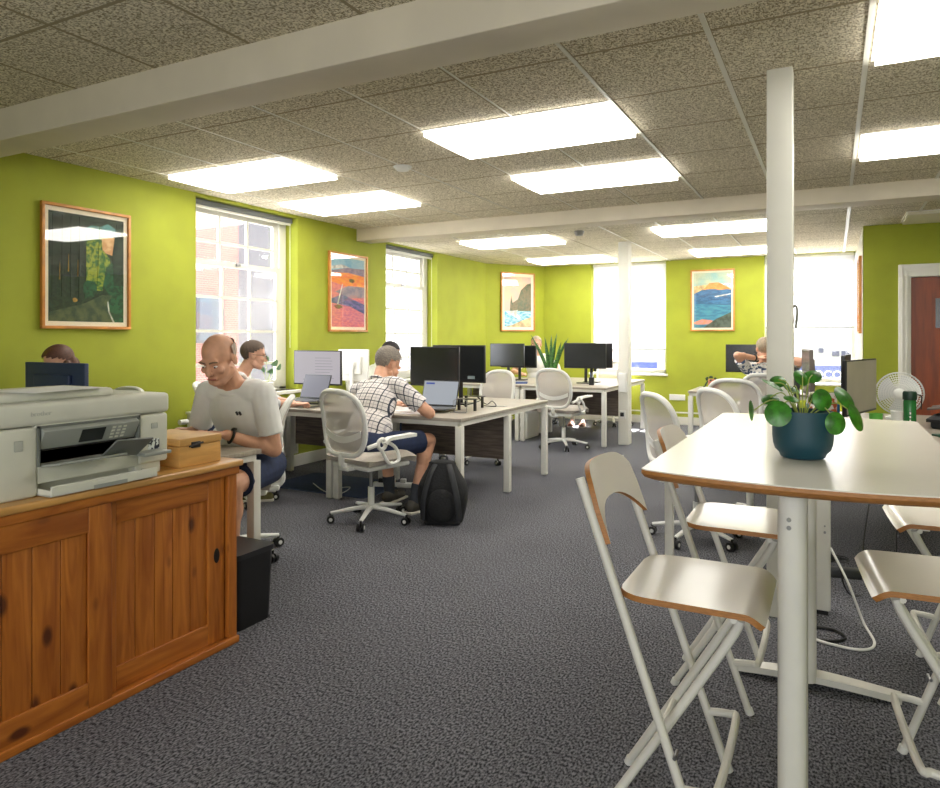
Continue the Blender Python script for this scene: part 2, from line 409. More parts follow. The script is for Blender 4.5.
# far windows
def blindmat():
    m = bpy.data.materials.new('white_translucent_blind'); m.use_nodes = True; nt = m.node_tree
    for n in list(nt.nodes): nt.nodes.remove(n)
    o = nt.nodes.new('ShaderNodeOutputMaterial'); mx = nt.nodes.new('ShaderNodeMixShader')
    a = nt.nodes.new('ShaderNodeBsdfDiffuse'); a.inputs[0].default_value = lin((240, 240, 240))
    t = nt.nodes.new('ShaderNodeBsdfTranslucent'); t.inputs[0].default_value = lin((250, 250, 252))
    mx.inputs[0].default_value = .8
    nt.links.new(a.outputs[0], mx.inputs[1]); nt.links.new(t.outputs[0], mx.inputs[2]); nt.links.new(mx.outputs[0], o.inputs[0]); return m
M_blind = blindmat()
for i, (a, c) in enumerate(FW):
    w = thing('window_%d' % (3 + i), '', ''); del w['label']; del w['category']; struct(w)
    yg = YF + .17; b = MB(); ZS2 = .78 if i == 0 else .70
    b.box(a, a + .05, yg - .03, yg + .03, ZS2, 2.54); b.box(c - .05, c, yg - .03, yg + .03, ZS2, 2.54)
    b.box(a, c, yg - .03, yg + .03, 2.49, 2.54); b.box(a, c, yg - .03, yg + .03, ZS2, ZS2 + .06); b.box(a, c, yg - .025, yg + .025, 1.66, 1.70)
    b.build('window_frame', M_trim, w)
    MB().box(a + .04, c - .04, yg - .003, yg + .003, ZS2 + .04, 2.50).build('pane', M_glass, w)
    MB().box(a - .03, c + (.03 if i == 0 else 0), YF - .06, YF + .14, ZS2 - .035, ZS2, .008).build('window_sill', M_trim, w)
    zb = 1.17 if i == 0 else 1.50
    t = thing('window_blind', ('white blind drawn most of the way down over the far window behind the round post' if i == 0 else 'white pleated blind half down over the far window beside the picture on the side wall'), 'blind', ((a + c) / 2, YF + .07, 0))
    hw = (c - a) / 2 - .015
    n = 8 if i == 0 else 16
    def f(u, v, zb=zb, hw=hw, n=n, i=i):
        z = zb + (2.52 - zb) * v
        return (-hw + 2 * hw * u, (.004 if i == 0 else .012) * math.sin(v * n * pi), z)
    MB().sheet(f, 2, 64, .002).build('fabric', M_blind, t)
    b = MB(); b.box(-hw, hw, -.012, .012, zb - .025, zb); b.build('bottom_bar', mat('grey_bar', (176, 178, 180), .5), t)
    MB().box(-hw, hw, -.03, .03, 2.50, 2.54, .005).build('headrail', M_trim, t)

# ------------------------------------------------------------------ ceiling lights
def make_light(L=1.19, W=.66, lit=True):
    t = thing('ceiling_light', '', 'ceiling light')
    MB().box(-L / 2, L / 2, -W / 2, W / 2, -.006, 0).build('housing', M_lightback, t)
    b = MB()
    b.sheet(lambda u, v: ((u - .5) * (L - .03), (v - .5) * (W - .03), -.032 - .004 * math.cos((v - .5) * pi)), 2, 10, .004, mi=0)
    b.box(-L / 2 + .015, -L / 2 + .02, -W / 2 + .02, W / 2 - .02, -.035, -.004); b.box(L / 2 - .02, L / 2 - .015, -W / 2 + .02, W / 2 - .02, -.035, -.004)
    b.box(-L / 2 + .02, L / 2 - .02, -W / 2 + .015, -W / 2 + .02, -.033, -.004); b.box(-L / 2 + .02, L / 2 - .02, W / 2 - .02, W / 2 - .015, -.033, -.004)
    b.build('diffuser', M_diff if lit else M_unlit, t)
    return t
l0 = make_light()
LG = 'lit ceiling panels'
spots = [(-1.67, 4.03, ZC, 'large lit ceiling panel in the middle of the nearer row of three'),
         (-1.67, 5.36, ZC, 'lit ceiling panel just behind the large middle one'),
         (-4.05, 4.10, ZC, 'lit ceiling panel at the left, nearest the forest picture'),
         (-4.05, 5.36, ZC, 'lit ceiling panel above and before the picture of the red desert'),
         (.75, 3.40, ZC, 'lit ceiling panel cut by the top right corner of the photo'),
         (.75, 5.36, ZC, 'lit ceiling panel at right beyond the cut corner one, before the far beam'),
         (-3.55, 8.0, ZF, 'lit ceiling panel just past the far beam above the sash window'),
         (-3.56, 10.2, ZF, 'lit ceiling panel over the far left corner picture'),
         (-1.18, 8.0, ZF, 'lit ceiling panel right of the round post, just past the far beam'),
         (-1.16, 10.2, ZF, 'lit ceiling panel above the orange mountain picture')]
for i, (x, y, z, lb) in enumerate(spots):
    if i == 0: l0.location = (x, y, z); l0['label'] = lb; l0['group'] = LG
    else: q_ = dup(l0, (x, y, z), 0, lb, LG)
    if y > 7:
        for c_ in kids(q_):
            if c_.name.startswith('diffuser'): c_.material_slots[0].link = 'OBJECT'; c_.material_slots[0].material = M_diff2
l = make_light(lit=False); l.location = (1.22, 8.2, ZF); l['label'] = 'unlit cream ceiling panel above the wooden door'
t = thing('smoke_detector', 'small round white smoke detector on the ceiling among the lit panels', 'smoke detector', (-2.86, 4.42, ZC))
MB().lathe([(.055, 0), (.055, -.012), (.045, -.03), (.02, -.036)]).build('housing', M_plas, t)
MB().lathe([(.07, 0), (.07, -.006), (.06, -.008)]).build('base_ring', M_plas, t)
t = thing('smoke_detector', 'small grey detector on the far ceiling beside the round post', 'smoke detector', (-2.55, 7.6, ZF))
MB().lathe([(.055, 0), (.055, -.02), (.04, -.05), (.02, -.055)]).build('housing', mat('grey_detector', (150, 150, 146), .5), t)

# ------------------------------------------------------------------ pictures
def art_mat(name, col, col2=None, sc=14, st=(1, 1, 1)):
    return mat('art_' + name, col, .7, col2=col2 or tuple(v * .75 for v in col), scale=sc, stretch=st, lo=.42, hi=.58)
def picture(label, w, h, M, polys, border=.055, fr=.022):
    """local: x right, y up, z out of the wall; polys in 0..1 of the printed area"""
    t = thing('framed_picture', label, 'picture'); t.matrix_world = M
    b = MB()
    for x0, x1, y0, y1 in ((-w / 2, w / 2, -h / 2, -h / 2 + fr), (-w / 2, w / 2, h / 2 - fr, h / 2), (-w / 2, -w / 2 + fr, -h / 2 + fr, h / 2 - fr), (w / 2 - fr, w / 2, -h / 2 + fr, h / 2 - fr)):
        b.box(x0, x1, y0, y1, 0, .03, .002)
    b.build('frame', M_orangewood, t)
    MB().box(-w / 2 + fr * .8, w / 2 - fr * .8, -h / 2 + fr * .8, h / 2 - fr * .8, .002, .010).build('mount', M_mount, t)
    b = MB(); ms = []
    aw, ah = w - 2 * border, h - 2 * border
    for k, (m, pts) in enumerate(polys):
        if m not in ms: ms.append(m)
        mi = ms.index(m)
        b.prism([((u - .5) * aw, (v - .5) * ah) for u, v in pts], .0101, .0106 + .00025 * k, face=mi, side=mi)
    b.build('print', ms, t)
    MB().box(-w / 2 + fr * .9, w / 2 - fr * .9, -h / 2 + fr * .9, h / 2 - fr * .9, .024, .026).build('glass', M_pglass, t)
    return t
def wallM(loc, ang):   # ang: direction of the outward normal in degrees
    n = Vector((math.cos(R(ang)), math.sin(R(ang)), 0)); x = Vector((0, 0, 1)).cross(n)
    M = Matrix.Identity(4)
    for i in range(3): M[i][0] = x[i]; M[i][1] = (0, 0, 1)[i]; M[i][2] = n[i]; M[i][3] = loc[i]
    return M
def blob(cx, cy, rx, ry, n=14, j=.25, seed=0):
    rd = random.Random(seed)
    return [(min(1, max(0, cx + rx * (1 + rd.uniform(-j, j)) * math.cos(2 * pi * k / n))), min(1, max(0, cy + ry * (1 + rd.uniform(-j, j)) * math.sin(2 * pi * k / n)))) for k in range(n)]
# 1 forest road
G1 = art_mat('deep_forest', (32, 58, 40), (14, 34, 26), 12, (3, 3, 1)); G2 = art_mat('trunk', (40, 60, 46), (24, 38, 32), 10, (6, 6, 1))
G3 = art_mat('lit_foliage', (150, 160, 50), (44, 100, 44), 40); G4 = art_mat('road', (88, 96, 62), (50, 70, 52), 16)
G5 = art_mat('peach_cloud', (228, 190, 140), (205, 150, 100), 20); G6 = art_mat('teal_sky', (100, 170, 165), None, 6)
G7 = art_mat('fern', (30, 92, 58), (18, 60, 40), 40); G8 = art_mat('white_line', (225, 225, 200)); G9 = art_mat('warm_glint', (196, 150, 60))
full = [(0, 0), (1, 0), (1, 1), (0, 1)]
polys = [(G1, full), (G6, blob(.72, .84, .24, .1, seed=1)), (G5, blob(.78, .74, .2, .1, seed=2)), (G3, [(.48, .3), (.48, .82), (.56, .9), (.62, .86), (.68, .9), (.7, .7), (.8, .62), (.86, .36)]),
         (G7, blob(.83, .42, .12, .16, seed=4)), (G7, [(.7, .0), (.78, .26), (1, .38), (1, 0)]), (G4, [(0, .0), (0, .08), (.45, .17), (.7, .26), (.84, .26), (.76, .18), (.82, .08), (.88, 0)]),
         (G8, [(.765, .20), (.785, .20), (.80, .1), (.87, .0), (.845, 0), (.78, .1)]), (G7, blob(.52, .3, .1, .09, seed=5)), (G1, [(.86, .36), (.84, .66), (.9, .96), (1, 1), (1, .36)]), (G9, blob(.33, .2, .03, .02, seed=6))]
for k, x in enumerate((.04, .16, .27, .38)): polys.append((G2, [(x, .22), (x + .06, .22), (x + .05, .98), (x + .01, .98)]))
for k, (x, z) in enumerate(((.13, .38), (.24, .46), (.36, .42))): polys.append((G9, [(x, z), (x + .012, z), (x + .01, z + .16)]))
polys.append((G3, [(.62, .3), (.66, .92), (.7, .3)]))
picture('framed print of a road through a dark green forest on the left wall', .705, .905, wallM((XL + .001, 3.345, 1.853), 0), polys)
# 2 red desert valley
A1 = art_mat('blue_sky', (110, 170, 200), (150, 190, 205), 5); A2 = art_mat('mauve_hill', (150, 125, 140), (120, 105, 130), 10); A3 = art_mat('orange_field', (235, 120, 70), (240, 150, 60), 12, (1, 3, 1))
A4 = art_mat('pink_ground', (222, 120, 120), (200, 100, 120), 16, (1, 3, 1)); A5 = art_mat('violet_river', (120, 100, 150), (80, 80, 120), 12, (1, 3, 1)); A6 = art_mat('pale_cloud', (225, 220, 215)); A7 = art_mat('bush', (90, 110, 60), (130, 60, 60), 30)
polys = [(A4, full), (A1, [(0, .8), (1, .84), (1, 1), (0, 1)]), (A6, [(0, .82), (.55, .87), (.3, .9), (0, .86)]), (A2, [(0, .76), (0, .8), (.45, .86), (1, .87), (1, .74)]), (A3, [(0, .64), (0, .77), (.5, .79), (1, .76), (1, .6), (.5, .58)]),
         (A2, [(.1, .5), (.5, .6), (1, .6), (1, .44), (.6, .42)]), (A5, [(.0, .4), (.3, .47), (1, .34), (1, .2), (.55, .3), (0, .34)]), (A7, blob(.6, .68, .1, .03, seed=8)), (A7, blob(.2, .29, .12, .03, seed=9)),
         (A6, [(.15, .32), (.19, .32), (.33, .62), (.31, .62)])]
picture('framed print of a red and violet desert valley between the sash windows', .72, .90, wallM((XL + .001, 6.53, 1.858), 0), polys)
# 3 sea cliffs
S1 = art_mat('dusk_sky', (236, 190, 160), (205, 180, 170), 4); S2 = art_mat('dark_cliff', (74, 84, 60), (110, 96, 70), 20); S3 = art_mat('surf', (70, 165, 200), (170, 210, 220), 14, (1, 3, 1)); S4 = art_mat('sand', (222, 190, 140), None, 8); S5 = art_mat('foam', (238, 240, 238))
polys = [(S1, full), (S2, [(.2, .32), (.22, .5), (.26, .62), (.3, .48), (.5, .55), (.62, .74), (.85, .86), (1, .88), (1, .32)]), (S3, [(0, 0), (0, .32), (1, .32), (1, 0)]), (S4, [(.0, 0), (.3, .04), (.6, .12), (1, .2), (1, 0)]), (S5, [(.05, .3), (.5, .34), (.45, .28), (.6, .18), (.5, .16), (.2, .26)])]
dv = (P1 - P0).normalized(); nv = Vector((dv.y, -dv.x, 0)); ang = math.degrees(math.atan2(nv.y, nv.x)); pc = P0 + dv * .60 + nv * .002
picture('framed print of dark sea cliffs and blue surf on the angled corner wall', .66, .97, wallM((pc.x, pc.y, 1.935), ang), polys, border=.07)
# 4 orange mountain
F1 = art_mat('pale_teal_sky', (150, 190, 185), (190, 200, 170), 4); F2 = art_mat('blue_mountain', (70, 120, 160), (50, 90, 130), 8, (1, 3, 1)); F3 = art_mat('orange_peak', (240, 130, 60), (245, 160, 90), 10)
F4 = art_mat('teal_lake', (80, 150, 165), (60, 120, 150), 8, (1, 4, 1)); F5 = art_mat('grey_shore', (90, 100, 90), None, 16); F6 = art_mat('coral_bank', (236, 140, 110), (200, 150, 140), 20); F7 = art_mat('glow', (240, 200, 140))
polys = [(F1, full), (F7, [(0, .6), (0, .76), (.3, .78), (.7, .78), (1, .72), (1, .6)]), (F2, [(0, .36), (0, .62), (.25, .7), (.8, .7), (1, .68), (1, .36)]), (F3, [(.25, .69), (.42, .81), (.66, .82), (.98, .70), (.7, .68), (.5, .71)]), (F2, [(0, .52), (.2, .67), (.95, .67), (1, .5)]),
         (F4, [(0, 0), (0, .44), (1, .40), (1, 0)]), (F6, blob(.28, .1, .26, .05, seed=11)), (F5, [(.25, 0), (.6, .16), (1, .28), (1, 0)]), (S5, [(.55, .57), (1, .62), (1, .6), (.6, .55)])]
picture('framed print of an orange mountain over a blue lake on the far wall', .64, .935, wallM((-1.62, YF - .002, 1.91), -90), polys, border=.05)
# 5 side wall, seen edge-on
picture('wooden framed picture seen edge-on on the pale side wall left of the door', .62, .88, wallM((SIDE_X - .001, 9.4, 1.83), 180), [(A2, full), (A3, [(0, 0), (0, .4), (1, .5), (1, 0)]), (A1, [(0, .7), (0, 1), (1, 1), (1, .8)])])

# ------------------------------------------------------------------ desks
def desk(label, x0, x1, y0, y1, mid=True, grp=None, panel=True, z=.73, legs=None, cat='desk'):
    t = thing('desk', label, cat, ((x0 + x1) / 2, (y0 + y1) / 2, 0), 0, grp)
    w, d = (x1 - x0) / 2, (y1 - y0) / 2
    MB().box(-w, w, -d, d, z - .026, z, .003).build('desktop', M_desk, t)
    b = MB()
    for yy in (-d + .03, d - .03): b.box(-w + .03, w - .03, yy - .02, yy + .02, z - .06, z - .026)
    for xx in (-w + .03, w - .03): b.box(xx - .02, xx + .02, -d + .03, d - .03, z - .06, z - .026)
    b.build('frame', M_white, t)
    ys = [-d + .03, d - .03] + ([-.0] if mid else [])
    for xx in (-w + .028, w - .028):
        for yy in ys:
            g = MB().box(xx - .026, xx + .026, yy - .026, yy + .026, .012, z - .06, .003).build('leg', M_white, t)
            MB().lathe([(.02, 0), (.02, .012)], c=(xx, yy, 0), n=12).build('foot', M_steel, g)
    if panel: MB().box(-w + .07, w - .07, .03, .05, .28, z - .08).build('modesty_panel', M_panel, t)
    return t
desk('double desk under the plaid-shirted man, nearest free end with two bare legs', -3.66, -2.46, 4.60, 6.40)
desk('double desk by the window holding the lit text screen', -4.84, -3.68, 4.60, 6.16)
desk('double desk by the round post with the tall spiky plant on it', -3.58, -2.45, 8.30, 10.30)
desk('double desk in the far left corner behind the first row', -4.78, -3.60, 8.30, 10.0)
desk('desk of the man in the white t-shirt, partly hidden by the pine cabinet', -3.86, -2.76, 1.95, 2.86, mid=False)
desk('desk of the brown-haired woman beside the left wall', -4.96, -3.88, 1.95, 2.86, mid=False)
desk('double desk behind the tall white table, with monitors standing back to back', -.34, .92, 4.36, 6.5, panel=False)
desk('small desk by the far wall with a terracotta pot on its left end', -1.48, -.2, 8.28, 9.1, mid=False, panel=False)

# ------------------------------------------------------------------ office chairs
def make_chair():
    t = thing('office_chair', '', 'office chair')
    # seat
    b = MB()
    def seat(u, v):
        x = (u - .5) * .48; y = -.22 + v * .47
        e = min(1, (1 - abs(2 * u - 1)) * 5) ** .5 * min(1, min(v, 1 - v) * 8 + .0) ** .5
        k = 1 - .14 * max(0, (v - .55)) * 2 if v > .55 else 1
        return (x * k, y, .465 + .03 * e - .03 * max(0, v - .8) * 3)
    b.sheet(seat, 16, 16, .045)
    b.build('seat', M_chairfab, t)
    MB().box(-.2, .2, -.2, .2, .405, .44, .012).build('seat_shell', M_plas, t)
    def back(x, z):   # y of the back surface
        return -.235 - .16 * (z - .5) - .03 * (1 - (x / .24) ** 2) + .05 * math.sin((z - .5) / .5 * pi) * .6
    loop = []
    for k in range(44):
        a = 2 * pi * k / 44; ca, sa = math.cos(a), math.sin(a)
        ex = .72 if sa > 0 else .42
        x = .225 * (abs(ca) ** ex) * (1 if ca >= 0 else -1) * (1 - .10 * max(0, -sa))
        z = .740 + .225 * (abs(sa) ** .62) * (1 if sa >= 0 else -1)
        loop.append((x, back(x, z), z))
    MB().tube(loop, .019, 10, closed=True, flat=1.0).build('back_frame', M_plas, t)
    b = MB()
    cz = .740
    def mesh(u, v):
        a = 2 * pi * u; p = loop[int(round(u * 44)) % 44]; x = p[0] * v; z = cz + (p[2] - cz) * v
        return (x, back(x, z) , z)
    b.sheet(mesh, 44, 6, 0); bmesh.ops.remove_doubles(b.bm, verts=b.bm.verts, dist=1e-5)
    b.build('back_mesh', M_mesh, t)
    b = MB(); b.sheet(lambda u, v: ((u - .5) * .38, back((u - .5) * .38, .64) - .012, .60 + .045 * v + .05 * (2 * u - 1) ** 2), 12, 3, .006); b.build('lumbar_support', M_plas, t)
    b = MB(); b.box(-.05, .05, -.26, -.06, .40, .43, .008); b.tube(arc([(0, -.1, .42), (0, -.26, .44), (0, back(0, .53), .53)]), .022, 8); b.build('back_bracket', M_plas, t)
    for s in (-1, 1):
        b = MB()
        ring = [(s * .265, -.13 + .035 * math.cos(2 * pi * k / 16), .60 + .035 * math.sin(2 * pi * k / 16)) for k in range(16)]
        b.tube(ring, .014, 8, closed=True)
        b.tube(arc([(s * .265, -.14, .57), (s * .262, -.06, .46), (s * .262, .03, .47), (s * .262, .0, .56), (s * .265, -.10, .62)]), .013, 8)
        b.tube(arc([(s * .262, -.03, .46), (s * .22, -.02, .425), (s * .17, -.02, .42)]), .012, 8)
        b.tube(arc([(s * .235, -.235, .58), (s * .262, -.17, .60)]), .016, 8)
        g = b.build('arm_bracket', M_plas, t)
        b = MB(); b.sheet(lambda u, v: (s * .268 + (u - .5) * (.05 + .02 * v), -.11 + .28 * v, .632 + .006 * v - .25 * max(0, .12 - v)), 4, 10, .022); b.build('armrest', M_plas, g)
    MB().tube([(0, 0, .10), (0, 0, .25)], .024, 12).tube([(0, 0, .25), (0, 0, .41)], .014, 10, mi=1).build('gas_column', [M_plas, M_steel], t)
    for k in range(5):
        a = 2 * pi * k / 5 + .3; c, s = math.cos(a), math.sin(a)
        MB().tube([(0, 0, .105), (.12 * c, .12 * s, .098), (.29 * c, .29 * s, .072)], [.024, .02, .014], 8, flat=.8).build('leg', M_plas, t)
        b = MB(); cx, cy = .29 * c, .29 * s
        u = Vector((-s, c, 0))
        for q in (-1, 1):
            p = Vector((cx, cy, .029)) + u * q * .016
            b.tube([p - u * .009, p + u * .009], .028, 14)
        b.tube([(cx, cy, .03), (cx, cy, .075)], .009, 8)
        g = b.build('caster', M_black, t)
        b = MB()
        for q in (-1, 1):
            p = Vector((cx, cy, .029)) + u * q * .0255
            b.tube([p - u * .002, p + u * .002], .013, 12)
        b.build('caster_hub', M_plas, g)
    return t
ch0 = make_chair()
CH = [((-2.99, 4.20, 0), R(-14), 'white mesh office chair under the man in the plaid shirt'),
      ((-3.24, 3.14, 0), R(128), 'white mesh office chair under the man in the white t-shirt'),
      ((-4.30, 4.20, 0), R(-48), 'white mesh office chair under the man with glasses by the window'),
      ((-2.90, 8.06, 0), R(-8), 'empty white mesh office chair in front of the tall spiky plant'),
      ((-3.36, 6.78, 0), R(168), 'empty white chair facing the camera beyond the desk with the riser stands'),
      ((-.80, 4.80, 0), R(-52), 'empty grey-backed office chair seen from its side, nearest the tall table'),
      ((-.53, 5.40, 0), R(-48), 'empty office chair seen from its side below the terracotta pot'),
      ((-.76, 6.82, 0), R(-4), 'empty office chair seen from behind in front of the floral-shirted person'),
      ((-.62, 8.0, 0), R(0), 'office chair under the person in the floral shirt'),
      ((-4.10, 10.32, 0), R(180), 'office chair under the far person behind the spiky plant'),
      ((-3.0, 10.55, 0), R(200), 'office chair on the far side of the desk by the round post'),
      ((-4.53, 3.05, 0), R(180), 'office chair under the brown-haired woman'),
      ((-4.62, 6.62, 0), R(-90), 'office chair under the man in the pale shirt beyond the plaid-shirted man')]
for i, (loc, rz, lb) in enumerate(CH):
    if i == 0: ch0.location = loc; ch0.rotation_euler = (0, 0, rz); ch0['label'] = lb; ch0['group'] = 'white office chairs'
    else: dup(ch0, loc, rz, lb, 'white office chairs')

# ------------------------------------------------------------------ tall table and folding stools
HT = 1.0
t = thing('bar_table', 'tall white standing table with rounded brown plywood edge in the right foreground', 'table', (-.068, 2.53, 0))
def top_outline():
    W, Lh, bow, r = .365, .76, .055, .05; o = []
    n = 10
    for k in range(n + 1):
        u = -1 + 2 * k / n; o.append((u * (W - r * .3), -Lh - bow * (1 - u * u)))
    for k in range(n + 1):
        u = -1 + 2 * k / n; o.append((W + .0 * (1 - u * u), u * (Lh - r * .3)))
    for k in range(n + 1):
        u = 1 - 2 * k / n; o.append((u * (W - r * .3), Lh + .02 * (1 - u * u)))
    for k in range(n + 1):
        u = 1 - 2 * k / n; o.append((-W - .0 * (1 - u * u), u * (Lh - r * .3)))
    return o
ol = top_outline()
b = MB(); b.prism(ol, HT - .003, HT); b.build('tabletop', M_tabletop, t)
b = MB(); bm = b.bm
rings = []
for sc, z in ((1.0, HT - .003), (1.001, HT - .012), (.985, HT - .022), (.95, HT - .028)):
    rings.append([bm.verts.new((x * sc, y * (1 - (1 - sc) * .5), z)) for x, y in ol])
for a_, b_ in zip(rings, rings[1:]):
    for k in range(len(ol)): bm.faces.new((a_[k], a_[(k + 1) % len(ol)], b_[(k + 1) % len(ol)], b_[k]))
bm.faces.new(rings[0][::-1]); bm.faces.new(rings[-1])
b.build('tabletop_edge', M_birch, t)
b = MB(); b.box(-.03, .03, -.6, .6, HT - .065, HT - .028, .003)
for yy in (-.58, .46): b.box(-.26, .26, yy - .03, yy + .03, HT - .06, HT - .028, .003)
b.build('under_frame', M_white, t)
for yy in (-.58, .46):
    b = MB()
    b.prism(rrect(.067, .13, .03, 5), .03, HT - .06, fn=lambda u, v, w, yy=yy: (u, v + yy, w))
    b.xf(Matrix.Translation((-.022, 0, 0))); lg = b.build('leg', M_white, t, sharp=50)
    b = MB()
    def foot(u, v, yy=yy):
        x = (u - .5) * .58; return (x, yy + (v - .5) * (.075 - .02 * abs(2 * u - 1)), .036 - .018 * abs(2 * u - 1) ** 1.5)
    b.sheet(foot, 14, 3, .024); b.build('foot', M_white, t)
    b = MB()
    for z in (.885, .865, .22, .20) if yy < 0 else (.885, .865):
        b.tube([(-.028, yy - .068, z), (-.028, yy - .062, z)], .0055, 10)
    b.build('bolt', M_steel, lg)

def make_stool():
    t = thing('folding_bar_stool', '', 'bar stool')
    # local: faces +Y, width X; all lengths in metres
    b = MB()
    def seat(u, v):
        y = -.165 + v * .372; z = .632
        if v > .88: z -= .026 * ((v - .88) / .12) ** 2
        tb = min(1, v / .24); tf = min(1, (1 - v) / .07)
        k = (.62 + .38 * math.sqrt(1 - (1 - tb) ** 2)) * (.93 + .07 * math.sqrt(1 - (1 - tf) ** 2))
        x = (2 * u - 1) * .203 * k
        return (x, y, z + .004 * abs(2 * u - 1) ** 3)
    b.sheet(seat, 14, 44, .016, mi=0, edge=1)
    b.build('seat', [M_tabletop, M_birch], t)
    def uy(z): return -.255 + (.93 - z) * .353
    b = MB()
    def bk(u, v):
        x = (2 * u - 1)
        top = .972 - .045 * abs(x) ** 5; bot = .775 + .085 * (1 - abs(x) ** 2.6)
        z = bot + (top - bot) * v
        xx = x * .212 * (1 - .07 * max(0, v - .6) / .4 * abs(x))
        return (xx, uy(z) + .022 - .030 * (1 - x * x), z)
    b.sheet(bk, 24, 8, .014, mi=0, edge=1)
    b.build('backrest', [M_tabletop, M_birch], t)
    for s in (-1, 1):
        g = MB().tube([(s * .205, uy(.945), .945), (s * .215, .07, 0.01)], .0125, 12).build('front_leg', M_white, t)
        MB().tube([(s * .215, .068, .02), (s * .215, .075, 0)], .015, 12).build('rubber_foot', M_plas, g)
        g = MB().tube(arc([(s * .150, .150, .61), (s * .135, .095, .50), (s * .115, -.205, .01)], 6), .0125, 12).build('rear_leg', M_white, t)
        MB().tube([(s * .115, -.20, .02), (s * .115, -.208, 0)], .015, 12).build('rubber_foot', M_plas, g)
    MB().tube([(-.12, -.07, .23), (.12, -.07, .23)], .009, 8).build('rear_stretcher', M_white, t)
    b = MB(); b.tube(arc([(-.213, .01, .17), (-.213, .075, .178), (-.18, .10, .178), (.18, .10, .178), (.213, .075, .178), (.213, .01, .17)], 6), .0115, 10); b.build('footrest', M_white, t)
    b = MB(); b.tube([(-.17, .135, .612), (.17, .135, .612)], .009, 8); b.box(-.15, .15, .10, .15, .611, .625); b.build('seat_bracket', M_white, t)
    for s in (-1, 1): MB().tube([(s * .19, -.0, .255), (s * .232, -.0, .255)], .005, 8).build('pivot_bolt', M_steel, t)
    return t
st = make_stool(); st.location = (-.36, 2.06, 0); st.rotation_euler = (0, 0, R(-90)); st['group'] = 'folding stools at the tall table'
st['label'] = 'white folding bar stool nearest the camera, left of the tall table'
dup(st, (-.335, 2.87, 0), R(-90), 'second white folding bar stool on the left side, behind the nearest one')
dup(st, (.29, 2.43, 0), R(90 + 5), 'nearer white folding bar stool on the right side of the tall table')
dup(st, (.41, 3.26, 0), R(90 + 4), 'farther white folding bar stool on the right side of the tall table')

# potted plant on the table
M_pot = mat('dark_teal_glaze', (20, 66, 80), .5, var=.06, scale=20)
M_leaf = mat('pilea_leaf', (62, 140, 36), .38, var=.35, scale=40, coat=.1)
M_stem = mat('pilea_stem', (150, 165, 80), .5)
PX, PY = -.075, 2.15
t = thing('potted_plant', 'round-leaved green plant in a dark teal pot on the tall white table', 'potted plant', (PX, PY, HT))
MB().lathe([(.05, 0), (.057, .004), (.061, .014), (.071, .024), (.076, .04), (.078, .06), (.078, .130), (.073, .131), (.072, .115), (.0, .113)], 32).build('pot', M_pot, t)
MB().lathe([(.071, .105), (.068, .117), (.02, .121)], 20).build('soil', mat('soil', (50, 38, 28), .95, var=.4, scale=90), t)
cw, sw = math.cos(math.atan(363 / 700)), math.sin(math.atan(363 / 700))
LV = [(-.088, -.045, .128, .031, -70, -25), (.030, -.055, .165, .025, -80, 5), (.052, -.082, .104, .026, -85, 5), (.014, .03, .222, .021, -60, 20), (.052, .05, .226, .022, -40, -30),
      (.110, -.02, .170, .030, -55, 30), (.124, -.055, .118, .032, -70, 40), (-.072, .02, .205, .028, -30, 60), (-.046, .05, .212, .020, -40, -20), (-.136, .0, .13, .024, -88, 80), (-.03, .0, .168, .018, -20, 10), (.0, .06, .19, .02, -30, 30), (.07, .06, .16, .02, -40, -20), (-.06, .07, .16, .022, -30, -30)]
for k, (x, y, z, r, tl, tw) in enumerate(LV):
    r *= 1.12
    X, Y = x * cw - y * sw, x * sw + y * cw   # x across the view, y away
    Mx = Matrix.Translation((X, Y, z)) @ Matrix.Rotation(math.atan(363 / 700), 4, 'Z') @ Matrix.Rotation(R(tw), 4, 'Z') @ Matrix.Rotation(-R(tl), 4, 'X')
    b = MB()
    n = 20; bm = b.bm; vs = [bm.verts.new(Mx @ Vector((0, 0, .002)))]
    rg = [[bm.verts.new(Mx @ Vector((r * q * math.cos(2 * pi * i / n), r * q * 1.06 * math.sin(2 * pi * i / n), -.006 * q * q))) for i in range(n)] for q in (.35, .7, 1)]
    for i in range(n): bm.faces.new((vs[0], rg[0][i], rg[0][(i + 1) % n]))
    for a_, b_ in zip(rg, rg[1:]):
        for i in range(n): bm.faces.new((a_[i], b_[i], b_[(i + 1) % n], a_[(i + 1) % n]))
    bot = bmesh.ops.extrude_face_region(bm, geom=list(bm.faces)); dn = (Mx.to_3x3() @ Vector((0, 0, -.0012)))
    for v in [e for e in bot['geom'] if isinstance(e, bmesh.types.BMVert)]: v.co += dn
    for f in bm.faces: f.smooth = True
    lf = b.build('leaf', M_leaf, t, sharp=60)
    base = Vector((X * .18, Y * .18, .12)); tip = Vector((X, Y, z))
    mid = (base + tip) / 2 + Vector((0, 0, .035))
    MB().tube(arc([base, mid, tip]), .0018, 6).build('stem', M_stem, lf)

